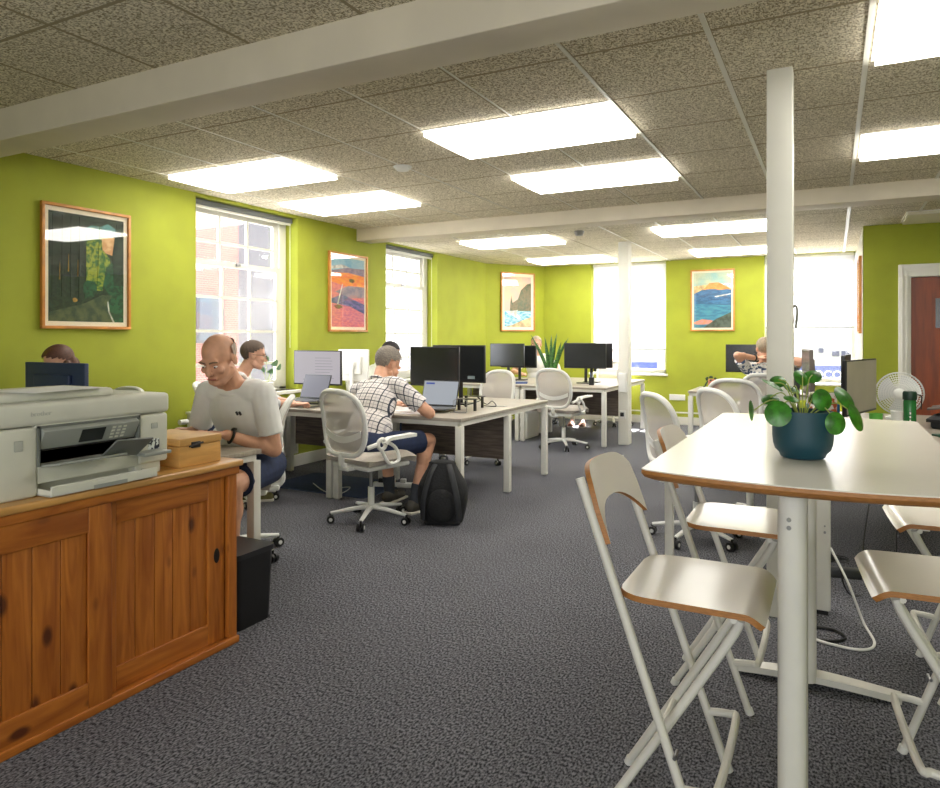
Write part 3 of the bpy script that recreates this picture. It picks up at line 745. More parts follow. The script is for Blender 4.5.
# ------------------------------------------------------------------ pine cabinet
CX, CY1, CH_ = -2.32, 2.262, .80
CY0 = .62
t = thing('pine_cabinet', 'orange pine cabinet with two plank sliding doors in the left foreground', 'cabinet', (CX - .25, (CY0 + CY1) / 2, 0))
ox, oy = CX - .25, (CY0 + CY1) / 2
def L(b, x0, x1, y0, y1, z0, z1, bev=0): b.box(x0 - ox, x1 - ox, y0 - oy, y1 - oy, z0, z1, bev); return b
b = MB()
L(b, CX - .425, CX - .02, CY1 - .03, CY1 - .002, .02, CH_ - .03); L(b, CX - .425, CX - .02, CY0, CY0 + .03, .02, CH_ - .03)
L(b, CX - .425, CX - .405, CY0, CY1 - .03, .02, CH_ - .03); L(b, CX - .405, CX - .03, CY0 + .03, CY1 - .03, .03, .055)
L(b, CX - .03, CX - .004, CY1 - .05, CY1 - .004, .03, CH_ - .03, .003)
b.build('carcass', M_pineV, t)
b = MB(); L(b, CX - .44, CX + .02, CY0 - .02, CY1 + .015, CH_ - .028, CH_ - .0, .008); b.build('cabinet_top', M_pinetop, t)
b = MB(); L(b, CX - .03, CX + .008, CY0 - .01, CY1, CH_ - .062, CH_ - .028, .004); b.build('top_rail', M_pineH, t)
b = MB(); L(b, CX - .03, CX + .008, CY0 - .01, CY1, 0, .03, .004); L(b, CX - .425, CX - .03, CY0, CY1, 0, .02); b.build('plinth', M_pineH, t)
def cdoor(y0, y1, xf, label, hy):
    g = thing_part = None
    zb, zt = .03, CH_ - .062
    b = MB()
    n = 5; ww = (y1 - y0 - .18) / n
    for k in range(n): L(b, xf - .018, xf - .010, y0 + .09 + k * ww + .0015, y0 + .09 + (k + 1) * ww - .0015, zb + .07, zt - .07, .002)
    b.box(xf - .02 - ox, xf - .017 - ox, y0 + .08 - oy, y1 - .08 - oy, zb + .05, zt - .05)
    dr = b.build('door', M_pineV, t)
    for q0, q1 in ((y0, y0 + .09), (y1 - .09, y1)): L(MB(), xf - .022, xf, q0, q1, zb, zt, .003).build('stile', M_pineV, dr)
    for q0, q1 in ((zb, zb + .09), (zt - .09, zt)): L(MB(), xf - .021, xf - .001, y0 + .09, y1 - .09, q0, q1, .003).build('rail', M_pineH, dr)
    b = MB(); b.ell((xf + .001 - ox, hy - oy, .40), (.004, .016, .032)); h = b.build('recessed_handle', mat('dark_bronze', (34, 26, 22), .5, metal=.4), dr)
cdoor(1.00, 1.655, CX + .002, '', 1.045 + .02)
cdoor(1.60, CY1 - .055, CX - .024, '', CY1 - .10)
cdoor(CY0 + .01, .995, CX - .024, '', .7)

# wooden box on the cabinet
t = thing('wooden_box', 'small light pine box with a black clasp on the cabinet beside the printer', 'box', (-2.52, 2.09, CH_))
MB().box(-.155, .155, -.10, .115, .0, .085, .003).build('box_body', mat('light_pine', (220, 168, 96), .5, var=.12, scale=5, stretch=(1, 1, 8)), t)
MB().box(-.158, .158, -.103, .118, .087, .118, .003).build('lid', mat('light_pine', (220, 168, 96)), t)
b = MB(); b.box(.155, .163, -.045, .0, .075, .10, .002); b.tube([(.165, -.06, .084), (.165, .01, .094)], .004, 6); b.build('clasp', M_black, t)

# ------------------------------------------------------------------ printer
PRX, PY0, PY1, PZ = -2.36, 1.265, 1.93, CH_
M_prn = mat('printer_off_white', (212, 212, 200), .45, var=.02, scale=10)
M_prg = mat('printer_grey', (112, 116, 112), .45, var=.03, scale=10)
M_prl = mat('printer_light_grey', (150, 154, 148), .42)
t = thing('printer', 'large off-white multifunction printer with open paper tray on the pine cabinet', 'printer', (PRX, PY0, PZ))
W = PY1 - PY0
# local: x out of the front (0 = front face), y along, z up
b = MB()
b.box(-.38, 0, 0, .15, .0, .235, .012); b.box(-.38, 0, .53, W, .045, .235, .012); b.box(-.36, -.02, .53, W - .02, 0, .05, .006)
b.box(-.38, -.06, .14, .54, 0, .235); b.box(-.38, -.002, .14, .54, .228, .245, .003); b.box(-.06, -.004, .15, .53, .042, .10, .003)
b.build('body', M_prn, t)
b = MB(); b.box(-.385, .006, -.004, W + .004, .238, .315, .016); b.build('scanner_lid', M_prn, t)
b = MB(); b.box(-.36, -.06, .03, .47, .314, .345, .012); b.prism([(.36, .315), (.62, .315), (.60, .322), (.36, .345)], -.34, -.09, fn=lambda u, v, w: (w, u, v)); b.build('document_feeder', M_prn, t)
b = MB(); b.box(-.33, -.12, .50, .60, .3165, .321); b.build('feeder_slot', M_prg, t)
# control panel (tilted) and its surround
b = MB()
b.box(-.05, .004, .145, .535, .228, .236); b.box(-.05, .004, .145, .153, .10, .236); b.box(-.05, .004, .527, .535, .15, .236)
b.build('panel_surround', M_prg, t)
T = Matrix.Translation((-.004, .34, .190)) @ Matrix.Rotation(R(28), 4, 'Y')
b = MB(); b.box(-.022, .008, -.182, .182, -.038, .036, .004, M=T); cp = b.build('control_panel', M_prl, t)
MB().box(.008, .0095, -.045, .045, -.026, .026, M=T).build('touch_screen', mat('lcd_grey', (44, 48, 48), .25), cp)
for i in range(4):
    for j in range(3): MB().box(.008, .0095, .072 + j * .022, .086 + j * .022, .016 - i * .014, .024 - i * .014, .0005, M=T).build('key', M_prn, cp)
b = MB(); b.box(-.20, -.06, .155, .525, .10, .17); b.box(-.055, -.01, .155, .525, .15, .155); b.build('paper_slot', M_black, t)
b = MB(); T2 = Matrix.Translation((.03, .30, .105)) @ Matrix.Rotation(R(-8), 4, 'Y'); b.box(-.09, .07, -.14, .11, -.004, .004, .003, M=T2); ot = b.build('output_tray', M_prl, t)
b = MB(); T3 = Matrix.Translation((.085, .425, .135)) @ Matrix.Rotation(R(-40), 4, 'Y') @ Matrix.Rotation(R(6), 4, 'Z'); b.box(-.055, .05, -.085, .075, -.003, .003, .002, M=T3); b.build('tray_flap', M_prg, ot)
b = MB(); b.box(-.01, .075, .50, .62, .085, .098, .004); b.build('side_tray_lip', M_prl, ot)
b = MB(); b.box(.062, .07, .15, .56, .004, .040, .004); b.box(-.05, .066, .15, .156, .006, .026); b.box(-.05, .066, .554, .56, .006, .026); b.box(-.05, .066, .15, .56, .004, .008); b.build('paper_tray', M_prn, t)
b = MB(); b.box(.069, .0715, .30, .43, .004, .018); b.build('tray_grip', M_prl, t)
b = MB(); b.box(.0, .002, .07, .098, .160, .195, .003); b.box(.002, .0035, .076, .088, .174, .181); b.build('memory_slot', mat('slot_grey', (180, 182, 175), .5), t)
b = MB(); b.box(0, .002, .585, .612, .178, .20, .003); b.build('power_button', mat('slot_grey', ()), t)
b = MB(); b.box(0, .0015, .572, .622, .095, .138); b.build('dark_sticker', mat('dark_sticker', (34, 38, 60), .4, col2=(220, 225, 225), scale=60, lo=.48, hi=.52), t)
def text(s, size, M, m, name='lettering', parent=None, ext=.0006, sx=1.0):
    cu = bpy.data.curves.new(name, 'FONT'); cu.body = s; cu.size = size; cu.extrude = ext; cu.align_x = 'CENTER'; cu.align_y = 'CENTER'
    o = bpy.data.objects.new(name, cu); C.objects.link(o); bpy.context.view_layer.update()
    me = bpy.data.meshes.new_from_object(o.evaluated_get(bpy.context.evaluated_depsgraph_get()))
    bpy.data.objects.remove(o); bpy.data.curves.remove(cu)
    me.transform(M @ Matrix.Diagonal((sx, 1, 1, 1))); me.materials.clear(); me.materials.append(m)
    o = bpy.data.objects.new(name, me); C.objects.link(o)
    if parent is not None: o.parent = parent
    return o
Mp = Matrix(((0, 0, 1, .007), (1, 0, 0, .155), (0, 1, 0, .278), (0, 0, 0, 1)))
text('brother', .022, Mp, mat('faint_grey_print', (186, 188, 182), .5), 'lettering', t)
o = MB().sheet(lambda u, v: (-.22 + .21 * u, -.15 + .30 * v, .002 * math.sin(u * 3) * math.sin(v * 4)), 6, 6, .0012).build('paper_sheet', mat('white_paper', (240, 240, 242), .7))
tag(o, 'loose white sheets of paper on top of the printer', 'paper', loc=(PRX, PY0 + .28, PZ + .349), rz=R(10))

# waste bin
t = thing('waste_bin', 'black plastic waste bin on the carpet at the end of the pine cabinet', 'bin', (-2.50, 2.43, 0))
b = MB(); bm = b.bm; r0 = rrect(.24, .24, .03); 
b.sheet(lambda u, v: ((lambda p: (p[0] * (.9 + .1 * v), p[1] * (.9 + .1 * v), .33 * v))(r0[int(round(u * len(r0))) % len(r0)])), len(r0), 6, .004)
b.box(-.105, .105, -.105, .105, 0, .006); b.build('bin_body', M_black, t)
b = MB(); b.prism(rrect(.255, .255, .03), .325, .35); b.build('rim_lid', mat('bin_lid', (34, 34, 38), .35), t)
MB().box(.112, .118, -.05, .06, .27, .276).build('handle_groove', M_dark, t)

# radiator under the near window
t = thing('radiator', 'white panel radiator below the near sash window', 'radiator', (XL + .08, 4.9, 0))
b = MB(); b.box(-.03, .02, -.68, .68, .15, .68, .008)
for k in range(26): b.box(.02, .027, -.66 + k * .052, -.63 + k * .052, .18, .65, .003)
b.build('panel', M_trim, t)
b = MB(); b.box(-.035, .025, -.69, .69, .68, .70, .003); b.build('top_grille', M_trim, t)
b = MB(); b.tube(arc([(0, -.69, .22), (0, -.76, .22), (0, -.76, .0)]), .01, 8); b.build('feed_pipe', M_trim, t)
b = MB(); b.tube([(0, -.70, .62), (0, -.78, .62)], .022, 10); b.build('valve', M_plas, t)
b = MB(); b.box(-.07, -.03, -.5, -.45, .2, .6); b.box(-.07, -.03, .45, .5, .2, .6); b.build('wall_bracket', M_trim, t)

# ------------------------------------------------------------------ monitors, laptops, desk items
M_lit = mat('lit_document_screen', (12, 12, 12), .4, emit=(186, 180, 186), es=.55)
M_line = mat('screen_text', (12, 12, 12), .5, emit=(140, 134, 146), es=.55)
def monitor(label, loc, rz, w=.54, h=.32, zb=.18, lit=None, backcol=None, tilt=0, grp=None, name='monitor', lines=False):
    """screen faces -Y locally; loc is the foot on the desk"""
    t = thing(name, label, 'monitor', loc, rz, grp)
    T = Matrix.Translation((0, 0, zb + h / 2)) @ Matrix.Rotation(R(tilt), 4, 'X')
    hs = MB().box(-w / 2, w / 2, -.012, .014, -h / 2, h / 2, .004, M=T).box(-w * .3, w * .3, .012, .035, -h * .3, h * .3, .01, M=T).build('housing', backcol or M_black, t)
    sc = MB().box(-w / 2 + .008, w / 2 - .008, -.0135, -.012, -h / 2 + .014, h / 2 - .008, M=T).build('screen', lit or M_screen, t)
    if lines:
        b = MB(); rd = random.Random(3)
        for k in range(9): b.box(-.02, .14 + rd.uniform(0, .06), -.0142, -.0134, h / 2 - .07 - k * .026, h / 2 - .066 - k * .026, M=T)
        b.box(-.16, -.10, -.0142, -.0134, -.11, -.105, M=T)
        b.build('page_lines', M_line, sc)
    b = MB(); b.box(-.02, .02, .035, .05, .012, zb + h * .55, .004); b.box(-.03, .03, .02, .052, zb + h * .4, zb + h * .6, .004); b.build('stand', backcol or M_black, t)
    MB().prism(rrect(.22, .16, .03), 0, .012, fn=lambda u, v, w_: (u, v + .03, w_)).build('base', backcol or M_black, t)
    return t
Z = .73
monitor('monitor showing a light grey document in front of the man with glasses', (-4.19, 5.05, Z), R(2), backcol=M_black, lit=M_lit, zb=.175, h=.315, w=.53, lines=True)
monitor('black monitor with dark screen facing the plaid-shirted man', (-3.04, 5.20, Z), R(-4), zb=.19, h=.34, w=.50)
monitor('dark monitor with a small label, standing behind the plaid-shirted man\'s screen', (-3.03, 5.62, Z), R(0), zb=.20, h=.34, w=.54)
MB_lbl = MB(); MB_lbl.box(.10, .17, -.015, -.0138, .235, .262)
_m = [o for o in bpy.data.objects if o.get('label', '').startswith('dark monitor with a small label')][0]
MB_lbl.build('paper_label', mat('label_grey', (120, 132, 136), .6), _m)
monitor('dark monitor in the far left desk, left of the spiky plant', (-4.10, 9.05, Z), R(-3), zb=.20, h=.33, w=.54, grp='far screens')
monitor('dark blue-grey monitor peeking out right behind the far left one', (-4.02, 9.28, Z), R(5), zb=.18, h=.32, w=.54, backcol=M_dark, grp='far screens')
monitor('wide dark monitor right of the spiky plant', (-2.94, 9.00, Z), R(0), zb=.20, h=.34, w=.58, grp='far screens')
monitor('dark monitor just showing behind the wide one near the round post', (-2.93, 9.30, Z), R(180), zb=.20, h=.34, w=.56, grp='far screens')
M_navy = mat('navy_plastic', (44, 58, 92), .5)
monitor('navy-backed monitor in front of the brown-haired woman', (-4.0, 2.50, Z), R(180), zb=.13, h=.33, w=.56, backcol=M_navy)
monitor('white-backed monitor beyond the lit document screen', (-4.33, 5.78, Z), R(183), zb=.17, h=.32, w=.36, backcol=M_plas)
M_greyscr = mat('pale_reflecting_screen', (168, 160, 150), .3, var=.1, scale=3)  # pale tone puts the glass reflection into the screen colour
monitor('monitor with greyish screen turned to the right, beside the white fan', (.155, 5.15, Z), R(73), zb=.12, h=.345, w=.64, lit=M_greyscr)
monitor('monitor seen from its back edge just left of the grey-screened one', (.085, 5.80, Z), R(85 + 180), zb=.15, h=.33, w=.54, backcol=M_dark)
monitor('monitor seen exactly edge-on beside the square post', (-.235, 4.85, Z), R(-88), zb=.15, h=.345, w=.54, backcol=M_dark)
monitor('second edge-on monitor tilted beside the square post', (-.17, 5.75, Z), R(-83), zb=.18, h=.34, w=.56, backcol=mat('taupe_plastic', (110, 100, 92), .5))
monitor('dark monitor in front of the person in the floral shirt', (-.86, 8.85, Z), R(0), zb=.20, h=.33, w=.56)

def laptop(label, loc, rz, scr, stand=0.06, w=.33, d=.22, ang=18, lines=False):
    t = thing('laptop', label, 'laptop', loc, rz)
    MB().box(-w / 2, w / 2, -d / 2, d / 2, stand, stand + .014, .004).build('keyboard_base', mat('laptop_grey', (90, 92, 96), .4, metal=.4), t)
    T = Matrix.Translation((0, d / 2, stand + .014)) @ Matrix.Rotation(R(-ang), 4, 'X')
    l_ = MB().box(-w / 2, w / 2, -.004, .004, 0, d, .003, M=T).build('lid', M_dark, t)
    MB().box(-w / 2 + .008, w / 2 - .008, -.0052, -.004, .012, d - .008, M=T).build('screen', scr, l_)
    if lines:
        b = MB(); b.box(-.14, -.06, -.0062, -.005, d - .035, d - .02, M=T); b.build('blue_tab', mat('blue_tab', (40, 60, 130), .5, emit=(40, 60, 130), es=.3), l_)
    if stand > .03:
        b = MB()
        for s in (-1, 1): b.box(s * .1 - .012, s * .1 + .012, -.09, .10, 0, .005); b.prism([(-.09, 0), (.1, 0), (.1, stand), (.085, stand), (.08, .012), (-.07, .012), (-.08, stand), (-.09, stand)], s * .1 - .008, s * .1 + .008, fn=lambda u, v, w_: (w_, u, v))
        b.build('laptop_stand', M_steel, t)
    return t
laptop('open laptop with grey page below the lit document monitor', (-4.13, 4.79, Z), R(-6), mat('laptop_page', (12, 12, 12), .4, emit=(122, 120, 132), es=.55), .05)
laptop('open laptop showing a light window in front of the plaid-shirted man', (-2.93, 4.98, Z), R(4), mat('laptop_light_page', (12, 12, 12), .4, emit=(172, 178, 186), es=.5), .02, lines=True)
# black metal risers on the first double desk
for i, (x, y, rz, lb) in enumerate(((-2.71, 5.17, R(-6), 'black metal riser stand on the desk right of the laptop, the nearer one'), (-2.78, 5.44, R(0), 'black metal riser stand on the desk below the labelled monitor, the farther one'))):
    t = thing('riser_stand', lb, 'riser', (x, y, Z), rz)
    MB().prism(rrect(.19, .10, .02), .095, .10).build('shelf', M_black, t)
    for sx in (-1, 1): MB().box(sx * .08 - .009, sx * .08 + .009, -.012, .012, 0, .095, .002).build('leg', M_black, t)
def cable(label, pts, r=.004, m=None, name='cable'):
    return tag(MB().tube(arc(pts, 8), r, 6).build(name, m or M_black), label, 'cable')
cable('tangle of black cable on the desk under the riser stands', [(-2.84, 5.36, Z + .02), (-2.78, 5.56, Z + .05), (-2.85, 5.62, Z + .08), (-2.74, 5.6, Z + .015), (-2.66, 5.55, Z + .05), (-2.6, 5.5, Z + .012), (-2.72, 5.5, Z + .012)])
o = thing('wire_phone_stand', 'small clear wire stand on the desk in front of the nearer riser', 'stand', (-2.68, 4.98, Z), R(8))
b = MB(); b.tube([(-.07, -.03, .004), (.07, -.03, .004), (.06, .03, .004), (-.06, .03, .004)], .004, 8, closed=True); b.build('base', M_steel, o)
b = MB(); b.tube(arc([(-.05, .03, .004), (-.05, .02, .10), (.05, .02, .10), (.05, .03, .004)]), .003, 8); b.build('upright', M_steel, o)
tag(MB().box(-.06, .06, -.04, .04, 0, .003).build('cable_flap', M_steel), 'flush metal cable flap near the right end of the first desktop', 'cable flap', loc=(-2.62, 5.62, Z), rz=R(5))
tag(MB().box(-.15, .15, -.10, .10, 0, .004).build('notepad', mat('white_paper', ())), 'white notepad under the forearm of the plaid-shirted man', 'notepad', loc=(-3.06, 4.80, Z), rz=R(10))
# bits in the far desks
def bits(label, loc, seed, n=7, cols=((30, 30, 34), (60, 62, 66), (180, 176, 170), (40, 60, 100))):
    pass
o = thing('pen_pot', 'black wire pen pot on the desk beneath the wide dark monitor', 'pen pot', (-2.76, 8.72, Z))
MB().lathe([(.035, 0), (.037, .1), (.033, .1), (.031, .005)], 16).build('pot', M_black, o)
for k in range(3): MB().tube([(.01 * k - .01, 0, .01), (.02 * k - .02, .01, .16)], .004, 6).build('pen', mat('pen_%s' % ('blue', 'grey', 'white')[k], ((40, 70, 150), (90, 90, 90), (220, 220, 220))[k], .4), o)
tag(MB().lathe([(.04, 0), (.042, .14), (.036, .16), (.015, .165)], 18).build('white_canister', M_plas), 'white canister standing on the desk beside the round post', 'canister', loc=(-2.60, 9.5, Z))
b = MB(); b.box(-.10, .10, -.05, .05, 0, .10, .01); b.tube(arc([(-.08, 0, .1), (-.02, .02, .15), (.06, 0, .1)]), .006, 6); tag(b.build('docking_station', M_black), 'black dock with cables below the far left monitors', 'dock', loc=(-4.2, 8.7, Z))
b = MB(); b.box(-.16, .16, -.06, .06, 0, .03, .005); tag(b.build('keyboard', M_black), 'black keyboard on the far left desk near its front edge', 'keyboard', loc=(-4.05, 8.5, Z))
o = tag(MB().box(-.11, .11, -.08, .08, 0, .02).build('book', mat('blue_cover', (40, 70, 130), .5)), 'blue book lying on the far left desk near the white legs', 'book', loc=(-3.72, 8.6, Z), rz=R(20))
o = thing('gift_tub', 'small red and white tub on the desk right of the lit document monitor', 'tub', (-3.72, 5.30, Z))
MB().lathe([(.05, 0), (.055, .07), (.05, .07)], 16).build('tub_body', mat('red_print', (190, 40, 40), .5, col2=(235, 225, 215), scale=30, lo=.48, hi=.54), o)
MB().lathe([(.058, .07), (.058, .085)], 16).build('tub_lid', M_plas, o)
o = tag(MB().box(-.03, .03, -.04, .04, 0, .16, .004).build('drinks_carton', mat('green_carton', (90, 140, 60), .5, col2=(230, 220, 200), scale=20)), 'small green and white carton behind the laptop by the window', 'carton', loc=(-3.86, 5.25, Z))

# snake plant
t = thing('snake_plant', 'tall spiky green plant in a white pot left of the wide dark monitor', 'potted plant', (-3.42, 9.02, Z))
MB().lathe([(.07, 0), (.09, .18), (.082, .18), (.078, .16), (0, .155)], 20).build('pot', M_plas, t)
M_snake = mat('snake_leaf', (64, 112, 40), .4, col2=(24, 58, 26), scale=25, stretch=(1, 1, 3)); 
for k, (a, ln, le) in enumerate(((-58, .50, .30), (-22, .47, .08), (0, .50, .02), (18, .52, .12), (42, .46, .30), (150, .42, .2), (200, .40, .12))):
    d = Vector((math.sin(R(a)) if abs(a) < 100 else math.cos(R(a)) * .3, math.cos(R(a)) * .4 if abs(a) > 100 else 0, 0)); d = Vector((math.copysign(1, a) if a else .1, .2 * (k % 3 - 1), 0)).normalized()
    base = Vector((.02 * (k - 3), .015 * (k % 3 - 1), .15))
    def f(u, v, d=d, base=base, ln=ln, le=le):
        w = .036 * (1 - v ** 2.5) * (.6 + v * .9 if v < .45 else 1)
        c = base + Vector((0, 0, ln * v)) + d * le * (v ** 1.3) * .75
        return c + Vector((.9, .43, 0)) * (u - .5) * 2 * w * .8 + Vector((-.3, .9, 0)) * .012 * (4 * (u - .5) ** 2)
    MB().sheet(f, 4, 14, .003).build('leaf', M_snake, t)

# terracotta pot
t = thing('cactus_pot', 'terracotta pot with a trailing dark plant on the small far desk', 'potted plant', (-1.22, 8.46, Z))
MB().lathe([(.045, 0), (.06, .03), (.065, .08), (.058, .13), (.05, .13), (.05, .11), (0, .11)], 20).build('pot', mat('terracotta', (196, 118, 92), .7, var=.1, scale=12), t)
b = MB(); rd = random.Random(5)
for k in range(12):
    a = rd.uniform(0, 2 * pi); b.ell((.05 * math.cos(a) - .03, .05 * math.sin(a), .13 + rd.uniform(-.02, .03)), (.014, .01, .012), u=8, v=6)
for k in range(7): b.ell((-.07 - .008 * k, rd.uniform(-.02, .02), .10 - .014 * k), (.012, .01, .01), u=8, v=6)
b.build('foliage', mat('dark_green_foliage', (42, 60, 36), .6), t)
# window plant
t = thing('window_plant', 'green leafed plant on the sill of the near window behind the man with glasses', 'potted plant', (XL - .06, 5.30, ZS))
MB().lathe([(.05, 0), (.065, .09), (.06, .09), (.055, .07), (0, .07)], 16).build('pot', M_plas, t)
for k, (y, z, r, a) in enumerate(((-.12, .30, .05, 20), (-.02, .33, .05, -20), (.10, .28, .06, 30), (.16, .24, .055, 50), (-.07, .22, .05, -40), (.04, .20, .05, 10))):
    def f(u, v, y=y, z=z, r=r, a=a): return (.02 * math.sin(u * 3), y + (u - .5) * 2 * r * math.cos(R(a)) , z + (v - .5) * r * 1.1 * math.sin(u * pi) + (u - .5) * r * math.sin(R(a)))
    l_ = MB().sheet(f, 8, 4, .002).build('leaf', mat('sill_leaf', (90, 130, 90), .5, var=.2, scale=20), t)
    MB().tube(arc([(0, 0, .07), (0, y * .5, z * .7), (0, y, z)]), .002, 5).build('stem', M_stem, l_)

# desk fan
def fan(label, loc, rz, r=.16, cz=.22):
    t = thing('desk_fan', label, 'fan', loc, rz)   # blows towards -Y
    MB().lathe([(.09, 0), (.09, .012), (.05, .03), (.02, .04)], 24).build('base', M_plas, t)
    MB().tube([(0, 0, .03), (0, .02, cz - .03)], .014, 10).build('neck', M_plas, t)
    b = MB(); b.ell((0, .05, cz), (.045, .06, .045)); b.build('motor_housing', M_plas, t)
    b = MB(); b.ell((0, -.045, cz), (.04, .012, .04))
    for q in (0, .14, .28, .42, .56, .7, .85, 1.0):
        rr = r * (.25 + .75 * q)
        for dy in (-1, 1):
            b.tube([(rr * math.cos(2 * pi * k / 28), -.012 + dy * .035 * (1 - q ** 2), cz + rr * math.sin(2 * pi * k / 28)) for k in range(28)], .0022 if q < 1 else .006, 5, closed=True)
    for k in range(54):
        a = 2 * pi * k / 54
        for dy in (-1, 1):
            b.tube([(r * q * math.cos(a), -.012 + dy * .036 * (1 - q ** 2), cz + r * q * math.sin(a)) for q in (.2, .5, .8, 1)], .0016, 4)
    b.build('cage', M_plas, t)
    for k in range(3):
        b = MB(); a0 = 2 * pi * k / 3
        def f(u, v, a0=a0): a = a0 + u * 1.5; q = .03 + v * (r - .045); return (q * math.cos(a), -.012 + .03 * (u - .5), cz + q * math.sin(a))
        b.sheet(f, 6, 4, .002); b.build('blade', mat('pale_blade', (210, 212, 212), .3), t)
    return t
fan('white desk fan on the desk in front of the wooden door', (.44, 6.12, Z), R(-5), r=.155, cz=.19)

# things on the right-hand desk
t = thing('drinks_bottle', 'green water bottle with dark lid beside the white desk fan', 'bottle', (.445, 5.38, Z))
MB().lathe([(.034, 0), (.037, .01), (.037, .19), (.03, .205)], 20).build('bottle_body', mat('green_plastic', (40, 112, 56), .25), t)
MB().lathe([(.039, .20), (.041, .205), (.041, .245), (.035, .255), (.0, .256)], 20).build('lid', mat('dark_green_lid', (22, 52, 42), .4), t)
MB().tube(arc([(.04, 0, .235), (.065, 0, .22), (.062, 0, .14)]), .004, 6).build('strap', M_black, t)
b = MB()
for k in range(4): b.box(-.004, .004, -.0385, -.0365, .035 + k * .024, .05 + k * .024)
b.build('white_marks', M_plas, t)
t = thing('laptop_bag', 'dark laptop bag with a brown flap lying on the desk right of the bottle', 'bag', (.80, 5.62, Z), R(-14))
b = MB(); b.sheet(lambda u, v: ((u - .5) * .44, (v - .5) * .32, .055 + .05 * math.sin(u * pi) ** .5 * math.sin(v * pi) ** .5), 14, 10, .02); b.box(-.2, .2, -.14, .14, 0, .06, .02); b.build('bag_body', mat('black_nylon', (28, 28, 32), .7, var=.2, scale=60, bump=.2), t)
b = MB(); b.sheet(lambda u, v: (-.22 + .40 * u, -.12 + .26 * v, .125 + .02 * math.sin(u * pi) + .006 * math.sin(v * 9)), 12, 8, .01); b.build('flap', mat('brown_grey_flap', (98, 84, 78), .7, var=.2, scale=8, stretch=(1, 8, 1)), t)
tag(MB().box(-.035, .035, -.06, .06, 0, .012, .004).build('phone', mat('dark_green_case', (24, 70, 52), .4)), 'small dark green phone on the desk at the right edge of the photo', 'phone', loc=(.60, 5.12, Z), rz=R(30))
tag(MB().lathe([(.035, 0), (.04, .09), (.036, .09), (.033, .006)], 18).build('mug', M_plas), 'small white mug under the grey-screened monitor', 'mug', loc=(.40, 5.75, Z))
tag(MB().lathe([(.04, 0), (.044, .07), (.04, .07), (.034, .006)], 18).build('green_cup', mat('bright_green_cup', (90, 170, 60), .5)), 'bright green cup behind the tall table, below the grey-screened monitor', 'cup', loc=(.27, 5.72, Z))
# papers/colourful clutter between plant and monitor
t = thing('magazine_rack', 'upright rack of blue and patterned papers seen behind the round-leaved plant', 'magazine rack', (-.06, 5.28, Z), R(8))
MB().box(-.1, .1, -.01, .01, 0, .16, .003).build('back_panel', mat('blue_board', (36, 120, 190), .5), t)
MB().box(-.09, .08, -.04, -.022, 0, .24, .002).build('papers', mat('patterned_paper', (236, 228, 220), .6, col2=(190, 90, 40), scale=24, lo=.46, hi=.5), t)
MB().box(-.10, .10, -.06, -.045, 0, .06, .002).build('front_panel', mat('blue_board', ()), t)

# ------------------------------------------------------------------ floor things
M_bag = mat('black_backpack_fabric', (26, 27, 30), .8, var=.25, scale=70, bump=.3)
t = thing('backpack', 'black backpack standing on the carpet beside the plaid-shirted man', 'backpack', (-2.50, 4.40, 0), R(22))
b = MB()
b.sheet(lambda u, v: ((lambda a, z, k: (.155 * k * math.copysign(abs(math.cos(a)) ** .7, math.cos(a)) - .02 * z, .10 * k * math.copysign(abs(math.sin(a)) ** .8, math.sin(a)) + .05 * z, z))(2 * pi * u, .015 + .42 * v, (1 - .55 * max(0, v - .6) ** 1.3 * 2.2) * (.9 + .25 * math.sin(pi * min(1, v * 1.1))) )), 32, 16, .006)
b.ell((-.008, .02, .425), (.10, .06, .03)); b.box(-.13, .13, -.08, .08, .0, .03, .015)
b.build('main_compartment', M_bag, t)
b = MB(); b.ell((.0, -.095, .14), (.115, .045, .125)); b.build('front_pocket', M_bag, t)
for s in (-1, 1):
    MB().tube(arc([(s * .05, -.06, .43), (s * .08, -.12, .36), (s * .12, -.15, .2), (s * .13, -.12, .05)]), [.022] * 19, 8, flat=.4).build('shoulder_strap', mat('strap_webbing', (40, 42, 46), .7), t)
MB().tube(arc([(-.03, .02, .44), (-.02, .02, .475), (.02, .02, .475), (.03, .02, .44)]), .008, 8).build('grab_handle', mat('strap_webbing', ()), t)
tag(MB().prism(rrect(1.1, .7, .05), 0.0, .006).build('floor_mat', mat('dark_blue_mat', (34, 56, 92), .9, var=.2, scale=60)), 'dark blue mat on the carpet under the window desk', 'mat', loc=(-4.0, 5.1, 0))
t = thing('power_strip', 'white power strip and plugs on the carpet under the first desk', 'power strip', (-3.5, 5.25, 0), R(20))
MB().box(-.18, .18, -.03, .03, 0, .04, .006).build('strip', M_plas, t)
for k in range(3): MB().box(-.13 + k * .1, -.08 + k * .1, -.022, .022, .04, .075, .004).build('plug', M_plas if k else M_black, t)
cable('white cable curling on the blue mat by the window desk legs', [(-3.9, 4.9, .012), (-3.75, 4.95, .03), (-3.72, 4.78, .012), (-3.86, 4.75, .02), (-4.2, 5.0, .012)], m=M_plas)
t = thing('tower_computer', 'white upright unit with two round black vents under the far left desk', 'computer', (-3.66, 8.75, 0))
MB().box(-.085, .085, -.2, .2, .0, .34, .02).build('case', M_plas, t)
for z in (.13, .24): MB().tube([(0, -.206, z), (0, -.199, z)], .038, 18).build('vent', M_black, t)
